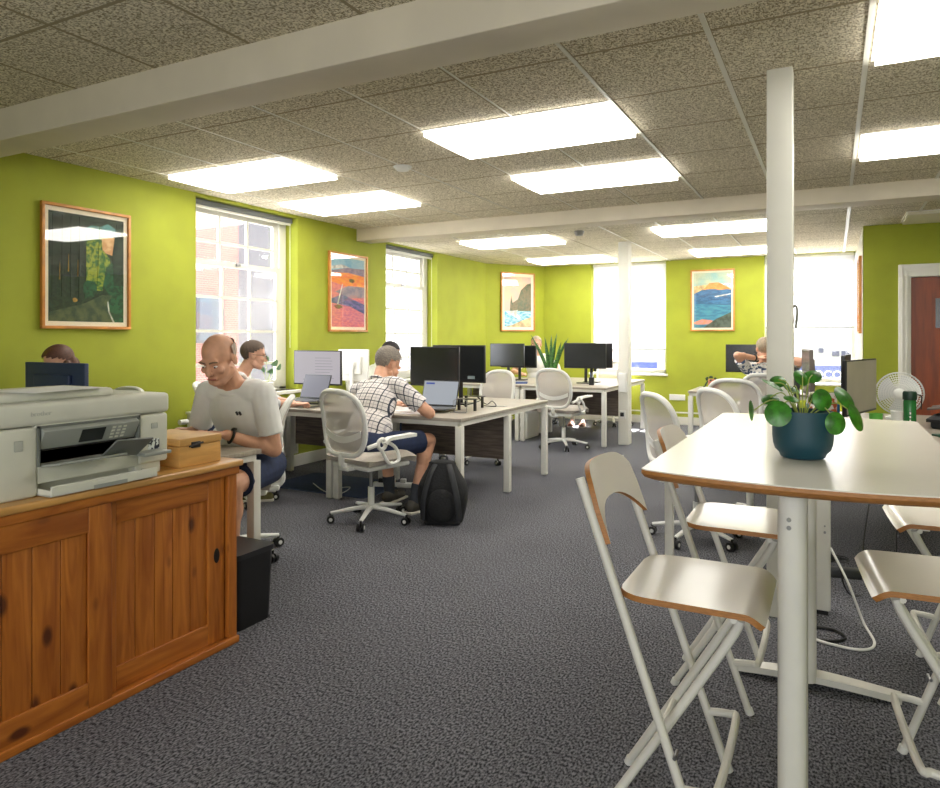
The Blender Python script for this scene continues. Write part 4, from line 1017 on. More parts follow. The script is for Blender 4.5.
for i, x in enumerate((-3.52, -3.34)):
    t = thing('shoe', ('left' if i == 0 else 'right') + '-hand shoe of the pinkish brown pair under the desk by the round post', 'shoe', (x, 10.1, 0), R(14))
    b = MB(); b.sheet(lambda u, v: ((u - .5) * .09 * (1 - .3 * (2 * v - 1) ** 4), -.13 + .26 * v, .03 + (.05 * v + .02) * math.sin(u * pi)), 8, 10, .01); b.box(-.038, .038, -.11, .12, .018, .05, .014); b.build('upper', mat('pinkish_brown_leather', (168, 116, 100), .6), t)
    MB().prism(rrect(.088, .25, .035), 0, .018).build('sole', mat('shoe_sole', (230, 220, 215), .7), t)
# square-post cable housing and cables
t = thing('cable_cabinet', 'white boxed cable housing standing at the foot of the square post', 'cable housing', (-.115, 3.81, 0))
MB().box(-.155, .105, -.045, .045, 0.02, .70, .01).build('box_body', M_white, t)
MB().box(-.145, .095, -.035, .035, 0, .02).build('plinth', M_black, t)
b = MB(); b.tube([(.08, -.051, .40), (.08, -.044, .40)], .006, 8); b.tube([(.08, -.051, .43), (.08, -.044, .43)], .004, 8); b.build('screw', M_steel, t)
cable('white cable looping over the carpet right of the square post', [(-.01, 3.72, .34), (.06, 3.62, .22), (.12, 3.60, .06), (.16, 3.50, .008), (.10, 3.40, .008), (-.05, 3.42, .008), (-.10, 3.5, .008)], r=.006, m=M_plas)
cable('black cable coiled on the carpet in front of the white cable housing', [(-.12, 3.46, .006), (-.02, 3.44, .006), (.05, 3.50, .008), (.0, 3.58, .008), (-.12, 3.56, .008), (-.16, 3.50, .006)], r=.006)
cable('black cable hanging from the under-desk tray in two strands', [(.20, 4.75, .62), (.19, 4.7, .40), (.15, 4.5, .12), (.2, 4.3, .008), (.1, 4.1, .008), (.05, 3.95, .1), (.02, 3.75, .3)], r=.004)
cable('second black cable hanging straight down from the under-desk tray', [(.32, 4.75, .62), (.33, 4.74, .3), (.34, 4.70, .01), (.5, 4.6, .008)], r=.004)
t = thing('cable_tray', 'black cable tray hung under the desk behind the tall table', 'cable tray', (.26, 4.78, .56))
b = MB(); b.box(-.14, .14, -.05, .05, 0, .01); b.box(-.14, .14, -.05, -.045, 0, .04); b.box(-.14, .14, .045, .05, 0, .04); b.build('tray', M_black, t)
for s in (-1, 1): MB().box(s * .135 - .005, s * .135 + .005, -.004, .004, .01, .145).build('hanger', M_black, t)
t = thing('power_strip', 'grey power strip with coiled leads behind the white cable housing', 'power strip', (.02, 4.42, 0), R(10))
MB().box(-.12, .12, -.03, .03, 0, .05, .006).build('strip', M_dark, t)
MB().tube([(.05 * math.cos(k * .9) + .02, .06 + .03 * math.sin(k * .9), .06 + .002 * k) for k in range(20)], .004, 6).build('coiled_lead', M_black, t)
t = thing('slim_stand', 'slim white stand between the second left folding stool and the grey-backed office chair', 'stand', (-.745, 3.66, 0))
MB().box(-.02, .02, -.02, .02, .012, .60, .003).build('leg', M_white, t)
MB().prism(rrect(.17, .2, .02, 4, .04, .05), .60, .612).build('top_plate', M_white, t)
MB().prism(rrect(.16, .22, .02, 4, .03, .06), 0, .012).build('base', M_white, t)
# sockets on the round post and far wall
t = thing('wall_socket', 'white socket with black plug on the round post', 'socket', (-2.33, 8.64, .38))
MB().box(-.04, .04, -.02, 0, -.05, .05, .004).build('socket_plate', M_plas, t); MB().box(-.022, .022, -.05, -.02, -.02, .03, .006).build('plug', M_black, t)
t = thing('switch_box', 'tall white switch box on the round post above the socket', 'switch box', (-2.33, 8.64, .78))
MB().box(-.045, .05, -.035, 0, -.12, .12, .005).build('box_body', M_plas, t)
t = thing('wall_socket', 'double white socket low on the far wall below the orange mountain picture', 'socket', (-2.14, YF, .42))
MB().box(-.12, .12, -.015, 0, -.045, .045, .004).build('socket_plate', M_plas, t)
b = MB()
for s in (-1, 1): b.box(s * .05 - .01, s * .05 + .01, -.019, -.014, -.005, .015)
b.build('switch', M_trim, t)
t = thing('post_hook', 'small metal coat hook on the right side of the square post', 'hook', (-.168, 3.68, 1.45))
MB().tube(arc([(0, 0, .03), (.012, 0, .035), (.016, 0, 0), (.010, 0, -.07)]), .006, 8).build('hook', M_steel, t)

# ------------------------------------------------------------------ outside
M_brick = mat('pale_brick', (190, 120, 100), .9)
def brickify(m):
    nt = m.node_tree; b = nt.nodes['Principled BSDF']; tc = nt.nodes.new('ShaderNodeTexCoord'); sp = nt.nodes.new('ShaderNodeSeparateXYZ'); cb = nt.nodes.new('ShaderNodeCombineXYZ')
    nt.links.new(tc.outputs['Object'], sp.inputs[0]); nt.links.new(sp.outputs[1], cb.inputs[0]); nt.links.new(sp.outputs[2], cb.inputs[1])
    br = nt.nodes.new('ShaderNodeTexBrick'); br.inputs['Scale'].default_value = 4; br.inputs['Color1'].default_value = lin((132, 74, 62)); br.inputs['Color2'].default_value = lin((114, 60, 50)); br.inputs['Mortar'].default_value = lin((140, 130, 122))
    nt.links.new(cb.outputs[0], br.inputs['Vector']); nt.links.new(br.outputs[0], b.inputs['Base Color'])
brickify(M_brick)
M_render = mat('white_render', (74, 74, 76), .9, var=.03, scale=1)
M_owin = mat('outside_window', (70, 76, 82), .5)
def building(label, x0, x1, y0, y1, z0, z1, m, wins, face):
    t = thing('building', label, 'building', ((x0 + x1) / 2, (y0 + y1) / 2, z0))
    cx, cy = (x0 + x1) / 2, (y0 + y1) / 2
    MB().box(x0 - cx, x1 - cx, y0 - cy, y1 - cy, 0, z1 - z0).build('walls', m, t)
    MB().box(x0 - cx - .2, x1 - cx + .2, y0 - cy - .2, y1 - cy + .2, z1 - z0, z1 - z0 + .3).build('roof', mat('slate', (110, 110, 118), .8), t)
    for (a, z, w, h) in wins:
        if face == '+x': bx = (x1 - cx, x1 - cx + .06, a - w / 2 - cy, a + w / 2 - cy); px = (x1 - cx + .05, x1 - cx + .07, a - w / 2 + .08 - cy, a + w / 2 - .08 - cy)
        else: bx = (a - w / 2 - cx, a + w / 2 - cx, y0 - cy - .06, y0 - cy); px = (a - w / 2 + .08 - cx, a + w / 2 - .08 - cx, y0 - cy - .07, y0 - cy - .05)
        f_ = MB().box(*bx, z - z0, z - z0 + h).build('window', M_render, t)
        MB().box(*px, z - z0 + .08, z - z0 + h - .08).build('pane', M_owin, f_)
    return t
building('red brick building seen through the near sash window', -22, -16, 8, 15.6, -4, 7.5, M_brick, [(12, 1.2, 1, 1.4), (14.5, 1.2, 1, 1.4)], '+x')
building('white rendered building seen through the sash windows', -26, -20, 16.2, 40, -4, 9, M_render, [(19, 1.5, 1.2, 1.8), (22.5, 1.5, 1.2, 1.8), (27, 1.5, 1.2, 1.8), (31, 1.5, 1.2, 1.8)], '+x')
t = building('shop front across the street seen through the far windows', -12, 9, 17, 22, -4, 4.6, mat('pale_shop_render', (138, 138, 137), .9, var=.03, scale=1), [(-6, 1.3, 1, 1)], '-y')
cy = 19.5; cx = -1.5; M_sign = mat('grey_blue_sign', (58, 66, 104), .6)
sg = MB().box(-.95 - cx, 1.1 - cx, 16.95 - cy, 17 - cy, .40 + 4, .74 + 4).build('shop_sign', M_sign, t)
text('CHOCOCO', .235, Matrix(((1, 0, 0, -.09 - cx), (0, 0, -1, 16.945 - cy), (0, 1, 0, .545 + 4), (0, 0, 0, 1))), mat('sign_white', (215, 215, 215), .6), 'sign_lettering', sg, ext=.006)
MB().box(-4.35 - cx, -3.75 - cx, 16.95 - cy, 17 - cy, .62 + 4, .76 + 4).build('blue_fascia', mat('blue_fascia', (34, 50, 120), .6), t)
MB().box(-4.9 - cx, -4.5 - cx, 16.97 - cy, 17 - cy, .78 + 4, 1.0 + 4).build('shop_awning', mat('faded_pink', (205, 170, 165), .7), t)
for k, (x, z, w, h) in enumerate(((-.28, 1.02, .10, .10), (-.02, .95, .14, .12), (.16, .95, .12, .12), (.26, .94, .06, .12), (.38, .95, .05, .14))):
    MB().box(x - cx, x + w - cx, 16.97 - cy, 17 - cy, z + 4, z + h + 4).build('window_display', mat('display_grey', (46, 48, 66), .6), t)
struct(MB().box(-60, 40, -20, 60, -4.2, -4).build('ground_outside', mat('street', (150, 150, 150), .9, var=.1, scale=1)))
# ------------------------------------------------------------------ people
M_skin = mat('skin', (218, 168, 142), .55, var=.06, scale=14)
M_skin2 = mat('sun_tanned_skin', (220, 166, 136), .55, var=.08, scale=14)
M_eye = mat('eye_white', (228, 224, 218), .3); M_iris = mat('eye_dark', (40, 34, 30), .3)
M_lip = mat('lips', (166, 98, 84), .5)
def remesh(src, name, m, parent, vox=.006, smooth=4, it=None):
    me = bpy.data.meshes.new(name); src.bm.to_mesh(me); src.bm.free()
    o = bpy.data.objects.new(name, me); C.objects.link(o)
    md = o.modifiers.new('r', 'REMESH'); md.mode = 'VOXEL'; md.voxel_size = vox; md.use_smooth_shade = True
    ms = o.modifiers.new('s', 'SMOOTH'); ms.factor = .5; ms.iterations = smooth
    bpy.context.view_layer.update()
    ev = o.evaluated_get(bpy.context.evaluated_depsgraph_get())
    me2 = bpy.data.meshes.new_from_object(ev); me2.name = name
    bpy.data.objects.remove(o); bpy.data.meshes.remove(me)
    me2.materials.clear(); me2.materials.append(m)
    o = bpy.data.objects.new(name, me2); C.objects.link(o)
    for p in me2.polygons: p.use_smooth = True
    if parent is not None: o.parent = parent
    return o
def ik(a, b, l1, l2, hint):
    a = Vector(a); b = Vector(b); d = b - a; L_ = min(d.length, (l1 + l2) * .999); d.normalize(); b = a + d * L_
    x = (l1 * l1 - l2 * l2 + L_ * L_) / (2 * L_); h = math.sqrt(max(0, l1 * l1 - x * x))
    hv = Vector(hint); hv = (hv - d * hv.dot(d)).normalized()
    return a + d * x + hv * h, b
def frame(fwd, up):
    f = Vector(fwd).normalized(); u = Vector(up); u = (u - f * f.dot(u)).normalized(); r = f.cross(u)
    M = Matrix.Identity(3)
    for i in range(3): M[i][0] = r[i]; M[i][1] = f[i]; M[i][2] = u[i]
    return M
def person(label, loc, rz, lean=20, head_pitch=20, head_yaw=0, hands=((-.15, .42, .77), (.15, .42, .77)), elbow_hint=((-1, -.2, -.6), (1, -.2, -.6)),
           feet=((-.13, .42, 0), (.13, .42, 0)), knees=None, seat=.50, shirt=None, sleeve='short', sleeve_m=None, bottoms=None, shorts=True, hair=None, hairstyle='short', skin=None, sc=1.0, hs=1.0, neck_len=.125,
           shoe=None, sock=None, glasses=False, belly=1.0, hand_rot=None, side_lean=0, watch=None, head_fwd=.03):
    sk = skin or M_skin
    t = thing('person', label, 'person', loc, rz); t.scale = (1, 1, 1)
    S = sc
    a = R(lean)
    ax = Vector((math.sin(R(side_lean)), math.sin(a), math.cos(a))).normalized()   # spine direction
    lat = Vector((1, 0, 0)); lat = (lat - ax * lat.dot(ax)).normalized(); fr = ax.cross(lat) * -1
    if fr.y < 0: fr = -fr
    MT = Matrix.Identity(3)
    for i in range(3): MT[i][0] = lat[i]; MT[i][1] = fr[i]; MT[i][2] = ax[i]
    hip = Vector((0, 0, seat + .08))
    def T(x, y, z): return hip + MT @ Vector((x * S, y * S, z * S))
    neck = T(0, .0, .50)
    hf = Vector((math.sin(R(head_yaw)) * math.cos(R(head_pitch)) * -1, math.cos(R(head_yaw)) * math.cos(R(head_pitch)), -math.sin(R(head_pitch))))
    MH = frame(hf, (0, 0, 1))
    hc = neck + ax * neck_len * S + Vector((0, head_fwd, .015)) * S
    def H(x, y, z): return hc + MH @ Vector((x * S * hs, y * S * hs, z * S * hs))
    sh = [T(s * .165, .0, .425) for s in (-1, 1)]
    B = MB()
    def torso(b, k=1.0):
        b.ell(T(0, .0, .30), (.158 * S * k, .108 * S * k, .19 * S), MT, 20, 14); b.ell(T(0, .015, .12), (.15 * S * k, .12 * S * k * belly, .16 * S), MT, 20, 14)
        b.ell(hip + Vector((0, .0, 0)), (.165 * S * k, .125 * S * k, .10 * S * k), None, 20, 12)
        b.cap(T(-.12, -.005, .435), T(.12, -.005, .435), .062 * S * k, .062 * S * k)
        b.cap(T(0, -.01, .42), T(0, -.005, .48), .075 * S * k, .055 * S * k)
    torso(B)
    B.cap(neck - ax * .05, H(0, -.025, -.06), .055 * S, .050 * S)
    # head
    B.ell(H(0, -.012, .035), (.074 * S, .096 * S, .085 * S), MH, 20, 14)
    B.ell(H(0, .030, -.030), (.060 * S, .062 * S, .078 * S), MH, 20, 14)
    B.ell(H(0, .062, -.090), (.030 * S, .026 * S, .022 * S), MH)
    B.cap(H(-.052, -.0, -.06), H(-.026, .055, -.088), .022 * S, .022 * S); B.cap(H(.052, .0, -.06), H(.026, .055, -.088), .022 * S, .022 * S)
    B.cap(H(-.036, .078, .022), H(.036, .078, .022), .013 * S, .013 * S)
    B.cap(H(0, .088, .012), H(0, .108, -.026), .009 * S, .014 * S); B.ell(H(-.012, .098, -.03), .008 * S); B.ell(H(.012, .098, -.03), .008 * S)
    for s in (-1, 1):
        B.ell(H(s * .040, .065, -.022), (.020 * S, .02 * S, .02 * S), MH)
        B.ell(H(s * .074, -.012, -.008), (.010 * S, .020 * S, .031 * S), MH)
    B.cap(H(-.018, .086, -.060), H(.018, .086, -.060), .009 * S, .009 * S)
    # arms
    arms = []
    for i, s in enumerate((-1, 1)):
        el, wr = ik(sh[i], hands[i], .29 * S, .255 * S, elbow_hint[i])
        arms.append((sh[i], el, wr))
        B.cap(sh[i], el, .050 * S, .040 * S); B.cap(el, wr, .041 * S, .026 * S)
        B.ell(sh[i] + (el - sh[i]) * .45, .047 * S); B.ell(el + (wr - el) * .3, .042 * S)
        hd = (wr - el); hd.z *= .35; hd = hd.normalized() if not hand_rot or not hand_rot[i] else Vector(hand_rot[i]).normalized()
        up = Vector((0, 0, 1)) if abs(hd.z) < .8 else Vector((0, -1, 0))
        MHd = frame(hd, up)
        def G(x, y, z): return wr + MHd @ Vector((x * S, y * S, z * S))
        B.ell(G(0, .05, 0), (.041 * S, .052 * S, .016 * S), MHd, 14, 8)
        for q, (fx, fl) in enumerate(((-.031, .068), (-.010, .078), (.011, .073), (.031, .056))):
            p0 = G(fx * .85, .075, .0); p1 = G(fx, .095 + fl * .42, .006); p2 = G(fx * .98, .095 + fl * .72, -.010); p3 = G(fx * .92, .085 + fl * .85, -.03)
            B.cap(p0, p1, .0098 * S, .009 * S, 8); B.cap(p1, p2, .009 * S, .0085 * S, 8); B.cap(p2, p3, .0085 * S, .0075 * S, 8)
        th = -s
        B.cap(G(th * .025, .02, -.003), G(th * .058, .05, -.008), .014 * S, .0115 * S, 8); B.cap(G(th * .058, .05, -.008), G(th * .062, .082, -.014), .0115 * S, .009 * S, 8)
    # legs
    legs = []
    for i, s in enumerate((-1, 1)):
        hj = hip + Vector((s * .09 * S, .02, -.01)); ft = Vector(feet[i]); an = ft + Vector((0, 0, .085))
        kn, an2 = ik(hj, an, .43 * S, .43 * S, (s * .25, .8, 1) if knees is None else knees[i])
        legs.append((hj, kn, an2, ft))
        B.cap(hj, kn, .082 * S, .056 * S, 14); B.ell(hj + (kn - hj) * .35, .080 * S); B.cap(kn, an2, .054 * S, .036 * S, 12)
        B.ell(kn + (an2 - kn) * .28 + Vector((0, -.012, 0)), (.050 * S, .054 * S, .09 * S))
        fd = Vector((s * .12, 1, 0)).normalized()
        B.cap(an2, Vector((an2.x, an2.y, .045)) + fd * .12 * S, .034 * S, .026 * S)
    remesh(B, 'body', sk, t, .0062, 5)
    # face details
    for s in (-1, 1):
        e = MB().ell(H(s * .030, .080, .002), (.0105 * S, .008 * S, .0034 * S), MH, 12, 8).build('eye', M_eye, t)
        MB().ell(H(s * .030, .0875, .001), (.0050 * S, .0030 * S, .0042 * S), MH, 10, 6).build('iris', M_iris, e)
        MB().tube([H(s * .012, .093, .024), H(s * .03, .094, .030), H(s * .048, .082, .025)], .004 * S, 6).build('eyebrow', hair if hair and hairstyle != 'bald' else mat('grey_brow', (120, 96, 80), .8), t)
    MB().tube([H(-.022, .090, -.060), H(0, .096, -.058), H(.022, .090, -.060)], .0045 * S, 6).build('lips', M_lip, t)
    # hair
    if hair:
        b = MB(); n1, n2 = 32, 20; bm = b.bm; grid = []
        k = 1.035 if hairstyle == 'bald' else 1.10 if hairstyle == 'short' else 1.16
        for i in range(n2 + 1):
            ph = pi * i / n2; row = []
            for j in range(n1):
                a_ = 2 * pi * j / n1
                p = Vector((.074 * math.sin(ph) * math.cos(a_), .096 * math.sin(ph) * math.sin(a_), .085 * math.cos(ph)))
                row.append((p, bm.verts.new(H(*(Vector((0, -.012, .035)) + Vector((p.x * k, p.y * k, p.z * (k + .01))))))))
            grid.append(row)
        for i in range(n2):
            for j in range(n1):
                q = [grid[i][j], grid[i][(j + 1) % n1], grid[i + 1][(j + 1) % n1], grid[i + 1][j]]
                c = sum((v[0] for v in q), Vector()) / 4
                if hairstyle == 'bald': ok = (c.z < .022 and c.y < -.005 and c.z > -.055)
                else: ok = c.z > (-.075 if c.y < -.03 else -.02 + (c.y + .03) * .60)
                if ok: bm.faces.new([v[1] for v in q])
        bmesh.ops.delete(bm, geom=[v for v in bm.verts if not v.link_faces], context='VERTS')
        bmesh.ops.remove_doubles(bm, verts=bm.verts, dist=1e-5)
        for f in bm.faces: f.smooth = True
        h = b.build('hair', hair, t, sharp=180)
        if hairstyle == 'long':
            b = MB(); b.ell(H(0, -.06, -.01), (.085 * S, .055 * S, .10 * S), MH); b.cap(H(0, -.08, -.04), H(.0, -.085, -.20), .06 * S, .05 * S); b.cap(H(-.075, -.01, .0), H(-.078, -.02, -.16), .025 * S, .02 * S); b.cap(H(.075, -.01, .0), H(.078, -.02, -.16), .025 * S, .02 * S)
            remesh(b, 'long_hair', hair, t, .008, 3)
    if glasses:
        b = MB()
        for s in (-1, 1):
            b.tube([H(s * .031 + .022 * math.cos(2 * pi * q / 16), .100, .0 + .017 * math.sin(2 * pi * q / 16)) for q in range(16)], .0018, 6, closed=True)
            b.tube([H(s * .053, .098, .006), H(s * .080, .04, .010), H(s * .084, -.02, .004)], .0018, 6)
        b.tube([H(-.009, .1, .004), H(.009, .1, .004)], .0018, 6)
        b.build('glasses', M_black, t)
    # shirt
    b = MB(); kk = 1.075
    torso(b, kk)
    for (s0, el, wr) in arms:
        d = (el - s0)
        if sleeve == 'short': b.cap(s0, s0 + d * .25, .066 * S, .064 * S); b.tube([s0, s0 + d * .25, s0 + d * .72], [.064 * S, .063 * S, .064 * S], 14)
        else:
            b.cap(s0, el, .062 * S, .052 * S); b.cap(el, el + (wr - el) * .2, .052 * S, .050 * S); b.tube([el, el + (wr - el) * (.88 if sleeve == 'long' else .45)], [.052 * S, .042 * S], 12)
    shr = remesh(b, 'shirt', shirt, t, .0075, 4)
    # collar line is left open at the neck: cut the shirt above the neckline
    bm = bmesh.new(); bm.from_mesh(shr.data)
    nb = T(0, .0, .475); rm = [v for v in bm.verts if (v.co - nb).dot(ax) > 0 and (v.co - (nb)).length < .078 * S]
    bmesh.ops.delete(bm, geom=rm, context='VERTS')
    for _k in range(8):
        for v in [v for v in bm.verts if v.is_boundary]:
            nb_ = [e.other_vert(v).co for e in v.link_edges if e.is_boundary]
            if len(nb_) == 2: v.co = v.co * .4 + (nb_[0] + nb_[1]) * .3
    bm.to_mesh(shr.data); bm.free()
    # collar / neckband
    b = MB(); ring = [T(.076 * math.cos(2 * pi * q / 24), .070 * math.sin(2 * pi * q / 24) - .002, .466 - .020 * math.sin(2 * pi * q / 24) - .010 * abs(math.cos(2 * pi * q / 24))) for q in range(24)]
    b.tube(ring, .011 * S, 8, closed=True); b.build('neckband', shirt, shr)
    # bottoms
    b = MB()
    b.ell(hip, (.178 * S, .136 * S, .108 * S), None, 20, 12)
    for (hj, kn, an, ft) in legs:
        b.cap(hj, hj + (kn - hj) * .5, .094 * S, .085 * S, 14)
        if shorts: b.tube([hj, hj + (kn - hj) * .85], [.094 * S, .080 * S], 16)
        else:
            b.cap(hj, kn, .094 * S, .066 * S, 14); b.tube([kn, kn + (an - kn) * .5, kn + (an - kn) * .96], [.066 * S, .062 * S, .054 * S], 14)
    remesh(b, 'shorts' if shorts else 'trousers', bottoms, t, .0075, 3)
    # socks and shoes
    for i, (hj, kn, an, ft) in enumerate(legs):
        s = (-1, 1)[i]; fd = Vector((s * .12, 1, 0)).normalized()
        if sock: MB().tube([an + (kn - an) * .28, an + (kn - an) * .05, an - Vector((0, 0, .02))], [.046 * S, .040 * S, .040 * S], 12).build('sock', sock, t)
        b = MB(); c0 = Vector((an.x, an.y, .045))
        b.cap(c0 - fd * .03 * S + Vector((0, 0, .01)), c0 + fd * .05 * S + Vector((0, 0, .01)), .045 * S, .044 * S); b.cap(c0 + fd * .05 * S, c0 + fd * .17 * S - Vector((0, 0, .008)), .042 * S, .034 * S)
        sh_ = remesh(b, 'shoe', shoe or mat('dark_shoe', (52, 50, 48), .6), t, .007, 3)
        b = MB(); b.box(-.043 * S, .043 * S, -.075 * S, .205 * S, .0, .02, .008)
        Mf = Matrix.Translation((c0.x, c0.y, 0)) @ Matrix.Rotation(math.atan2(-fd.x, fd.y), 4, 'Z'); b.xf(Mf); b.build('sole', mat('pale_sole', (214, 208, 196), .7), sh_)
    if watch is not None:
        (s0, el, wr) = arms[watch]; d = (wr - el).normalized(); p = wr - d * .03
        u = d.cross(Vector((0, 0, 1))).normalized(); v = u.cross(d)
        b = MB(); b.tube([p + (u * math.cos(2 * pi * q / 16) + v * math.sin(2 * pi * q / 16)) * .033 * S for q in range(16)], .008, 8, closed=True)
        b.ell(p + v * .036 * S * (1 if v.z > 0 else -1), (.017, .017, .009)); b.build('wristwatch', M_black, t)
    return t, T, H
def fabric(name, col, **k): return mat(name, col, .85, **k)
M_tee = fabric('white_tee', (240, 240, 238), var=.03, scale=8); M_navyc = fabric('navy_cotton', (30, 44, 78), var=.15, scale=30)
M_hgrey = mat('short_grey_hair', (150, 140, 130), .8, var=.3, scale=120); M_hbrown = mat('brown_hair', (104, 64, 46), .6, var=.4, scale=60, stretch=(6, 6, 1))
M_hdark = mat('dark_hair', (44, 40, 42), .7, var=.3, scale=80); M_hwhite = mat('thin_white_hair', (190, 170, 155), .8, var=.15, scale=120)
M_hblond = mat('grey_blond_hair', (172, 154, 130), .75, var=.3, scale=90); M_hmid = mat('mid_brown_hair', (98, 80, 68), .75, var=.35, scale=100)
def plaid():
    m = mat('plaid_shirt_cloth', (226, 222, 220), .85); nt = m.node_tree; b = nt.nodes['Principled BSDF']
    tc = nt.nodes.new('ShaderNodeTexCoord'); sp = nt.nodes.new('ShaderNodeSeparateXYZ'); nt.links.new(tc.outputs['Object'], sp.inputs[0])
    def stripes(ax, per, w, off=0):
        a = nt.nodes.new('ShaderNodeMath'); a.operation = 'ADD'; a.inputs[1].default_value = 10 * per + off; nt.links.new(ax, a.inputs[0])
        d = nt.nodes.new('ShaderNodeMath'); d.operation = 'MODULO'; d.inputs[1].default_value = per; nt.links.new(a.outputs[0], d.inputs[0])
        l = nt.nodes.new('ShaderNodeMath'); l.operation = 'LESS_THAN'; l.inputs[1].default_value = w; nt.links.new(d.outputs[0], l.inputs[0]); return l.outputs[0]
    def comb(a, c, op='MAXIMUM'):
        q = nt.nodes.new('ShaderNodeMath'); q.operation = op; nt.links.new(a, q.inputs[0]); nt.links.new(c, q.inputs[1]); return q.outputs[0]
    # follow the leaning back: height along the spine
    zz = nt.nodes.new('ShaderNodeMath'); zz.operation = 'MULTIPLY_ADD'; zz.inputs[1].default_value = .5; nt.links.new(sp.outputs[1], zz.inputs[0]); nt.links.new(sp.outputs[2], zz.inputs[2])
    dark = comb(stripes(sp.outputs[0], .058, .007), stripes(zz.outputs[0], .060, .007))
    faint = comb(stripes(sp.outputs[0], .058, .005, .03), stripes(zz.outputs[0], .060, .005, .03))
    m1 = nt.nodes.new('ShaderNodeMix'); m1.data_type = 'RGBA'; m1.inputs[6].default_value = lin((228, 222, 220)); m1.inputs[7].default_value = lin((186, 180, 184)); nt.links.new(faint, m1.inputs[0])
    m2 = nt.nodes.new('ShaderNodeMix'); m2.data_type = 'RGBA'; nt.links.new(dark, m2.inputs[0]); nt.links.new(m1.outputs[2], m2.inputs[6]); m2.inputs[7].default_value = lin((58, 62, 76))
    nt.links.new(m2.outputs[2], b.inputs['Base Color']); return m
M_plaid = plaid()
M_floral = mat('floral_cloth', (226, 224, 220), .85, col2=(62, 82, 112), scale=26, lo=.46, hi=.48)
DZ = .80
# man in white t-shirt
p1, T1, H1 = person('bald man in a white t-shirt with a black watch, looking down at his desk', (-3.09, 3.15, 0), R(190), lean=24, head_pitch=26, head_yaw=4, head_fwd=.06, neck_len=.105, hs=1.06, elbow_hint=((-.45, -.5, -.8), (.5, -.5, -.8)),
    hands=((-.06, .36, DZ), (.26, .36, DZ)), shirt=M_tee, bottoms=M_navyc, hair=M_hwhite, hairstyle='bald', skin=M_skin2, sc=1.12, belly=1.05, sock=None, feet=((-.14, .44, 0), (.14, .42, 0)), watch=0)
b = MB()
for k in (0, 1):
    c = T1(-.070 - .018 * k, .116, .375); b.box(-.0045, .0045, -.004, .004, -.011, .011, M=Matrix.Translation(c) @ Matrix.Rotation(R(-24), 4, 'X') @ Matrix.Rotation(R(18), 4, 'Y'))
b.build('chest_logo', mat('logo_dark', (50, 52, 60), .6), p1)
# plaid shirt
person('man in a checked shirt and dark shorts seen from behind at the desk', (-3.06, 4.22, 0), R(-4), lean=33, side_lean=-10, head_pitch=32, head_yaw=-8, head_fwd=.05, neck_len=.105, hs=1.05, seat=.475,
    hands=((-.16, .56, DZ), (.06, .54, DZ)), elbow_hint=((-1, -.3, -.3), (1.0, -.1, -.5)), shirt=M_plaid, bottoms=M_navyc, hair=M_hgrey, skin=M_skin2, sc=1.10, sock=fabric('dark_sock', (52, 56, 64)), feet=((-.16, .50, 0), (.20, .34, 0)), belly=1.1, shoe=mat('trainer', (70, 66, 58), .7))
# man with glasses
person('man with glasses in a pale grey shirt by the window, in profile', (-4.46, 4.18, 0), R(-46), lean=18, head_pitch=10, head_yaw=8, head_fwd=.05, seat=.50,
    hands=((.0, .56, .785), (.14, .56, .785)), shirt=fabric('pale_grey_shirt', (206, 206, 210), var=.06, scale=30), sleeve='three', bottoms=M_navyc, hair=M_hmid, glasses=True, feet=((-.10, .16, 0), (.12, .20, 0)), shoe=mat('yellow_grey_trainer', (110, 104, 60), .7), knees=((-.1, 1, .6), (.1, 1, .6)))
# dark-haired man in pale shirt beyond
person('dark-haired person in a pale shirt bending over, mostly hidden behind the plaid-shirted man', (-4.74, 6.48, 0), R(-84), lean=30, head_pitch=30, head_yaw=0,
    hands=((-.12, .42, .66), (.12, .42, .66)), shirt=fabric('pale_green_shirt', (214, 218, 204), var=.08, scale=14), bottoms=M_navyc, shorts=False, hair=M_hdark, sc=1.05)
# person behind the plant
person('person with glasses and white top sitting in the far corner behind the spiky plant', (-4.14, 10.30, 0), R(192), lean=8, head_pitch=4, head_yaw=0, hands=((-.2, .40, DZ), (.2, .40, DZ)),
    shirt=M_tee, bottoms=M_navyc, shorts=False, hair=M_hblond, glasses=True, sc=1.04)
# floral shirt
person('person in a white and blue floral shirt with an arm raised behind the head', (-.65, 8.02, 0), R(4), lean=4, head_pitch=4, head_yaw=12, hands=((-.07, -.03, 1.12), (.14, -.05, 1.12)),
    elbow_hint=((-1, .1, -.75), (1, .1, -.75)), hand_rot=((1, .1, .2), (-1, .1, .2)), shirt=M_floral, bottoms=M_navyc, shorts=False, hair=M_hblond, skin=M_skin2, sc=1.0, watch=0)
# woman
person('person with brown hair by the left wall, only the top of the head showing', (-4.55, 3.08, 0), R(170), lean=17, head_pitch=24, head_yaw=10, elbow_hint=((-.2, -.4, -1), (.2, -.4, -1)), hands=((-.1, .40, DZ), (.1, .40, DZ)),
    shirt=fabric('teal_top', (70, 100, 110)), bottoms=M_navyc, shorts=False, hair=M_hbrown, hairstyle='long', sc=.95)
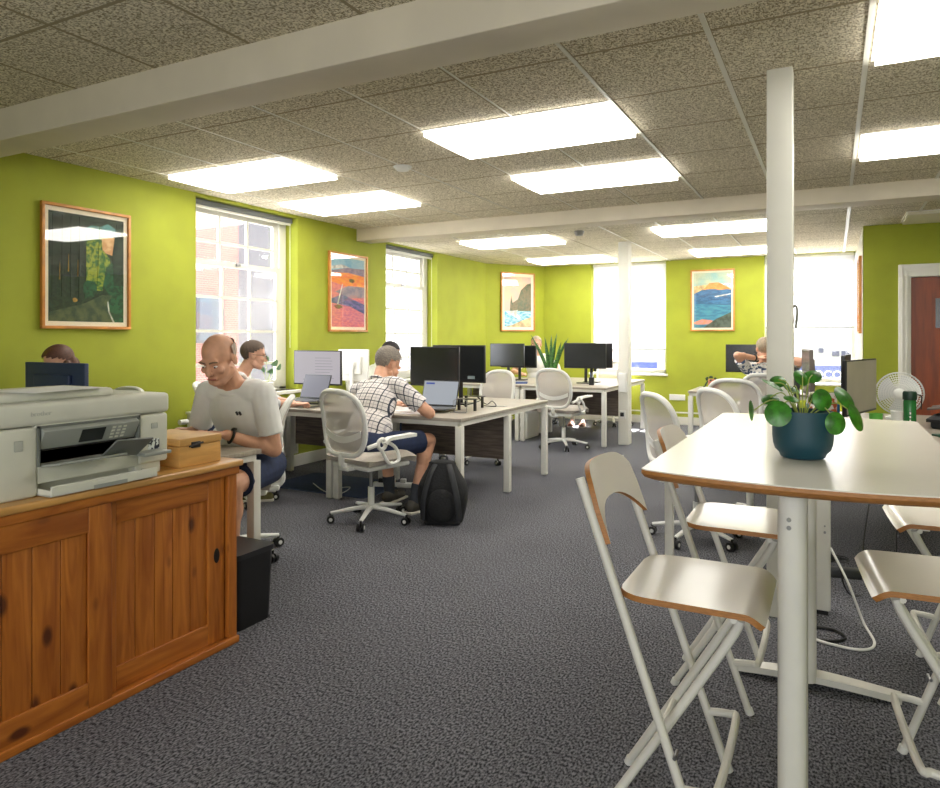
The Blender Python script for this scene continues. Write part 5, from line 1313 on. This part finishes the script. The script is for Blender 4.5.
# ------------------------------------------------------------------ light and camera
w = bpy.data.worlds.new('World'); bpy.context.scene.world = w; w.use_nodes = True
nt = w.node_tree; bg = nt.nodes['Background']
sky = nt.nodes.new('ShaderNodeTexSky'); sky.sky_type = 'HOSEK_WILKIE' if hasattr(sky, 'sky_type') else sky.sky_type
sky.sun_direction = (.1, .75, .65); sky.turbidity = 6; sky.ground_albedo = .5
mx = nt.nodes.new('ShaderNodeMix'); mx.data_type = 'RGBA'; mx.inputs[0].default_value = .75
nt.links.new(sky.outputs[0], mx.inputs[6]); mx.inputs[7].default_value = (.95, .98, 1.05, 1)
nt.links.new(mx.outputs[2], bg.inputs['Color']); bg.inputs['Strength'].default_value = 8
sd = bpy.data.lights.new('sun', 'SUN'); sd.energy = 65; sd.angle = R(2); sd.color = (1, .96, .9)
so = bpy.data.objects.new('sun', sd); C.objects.link(so)
so.rotation_euler = Vector((-.02, -.72, -.69)).to_track_quat('-Z', 'Y').to_euler()
# unseen lamps added at the solid back wall, standing in for daylight from behind
for x in (-1.5, .4, 2.3):
    ad = bpy.data.lights.new('window_daylight', 'AREA'); ad.shape = 'RECTANGLE'; ad.size = 1.2; ad.size_y = 1.5; ad.energy = 28; ad.color = (.97, .98, 1)
    ao = bpy.data.objects.new('window_daylight', ad); C.objects.link(ao); ao.location = (x, YB + .03, 1.6); ao.rotation_euler = (R(90), 0, 0)
cam = bpy.data.cameras.new('camera'); co = bpy.data.objects.new('camera', cam); C.objects.link(co)
cam.sensor_width = 36; cam.lens = 700 / 940 * 36; cam.shift_y = -(394 - 338.5) / 940
co.location = (0, 0, 1.33); co.rotation_euler = (R(90), 0, math.atan(363 / 700)); cam.clip_start = .05
bpy.context.scene.camera = co
vs = bpy.context.scene.view_settings
vs.view_transform = 'Standard'; vs.look = 'None'; vs.gamma = 1; vs.use_curve_mapping = False; vs.exposure = 0.76
cy_ = bpy.context.scene.cycles
cy_.max_bounces = 8; cy_.diffuse_bounces = 5; cy_.transparent_max_bounces = 16; cy_.use_denoising = True; cy_.sample_clamp_indirect = 6
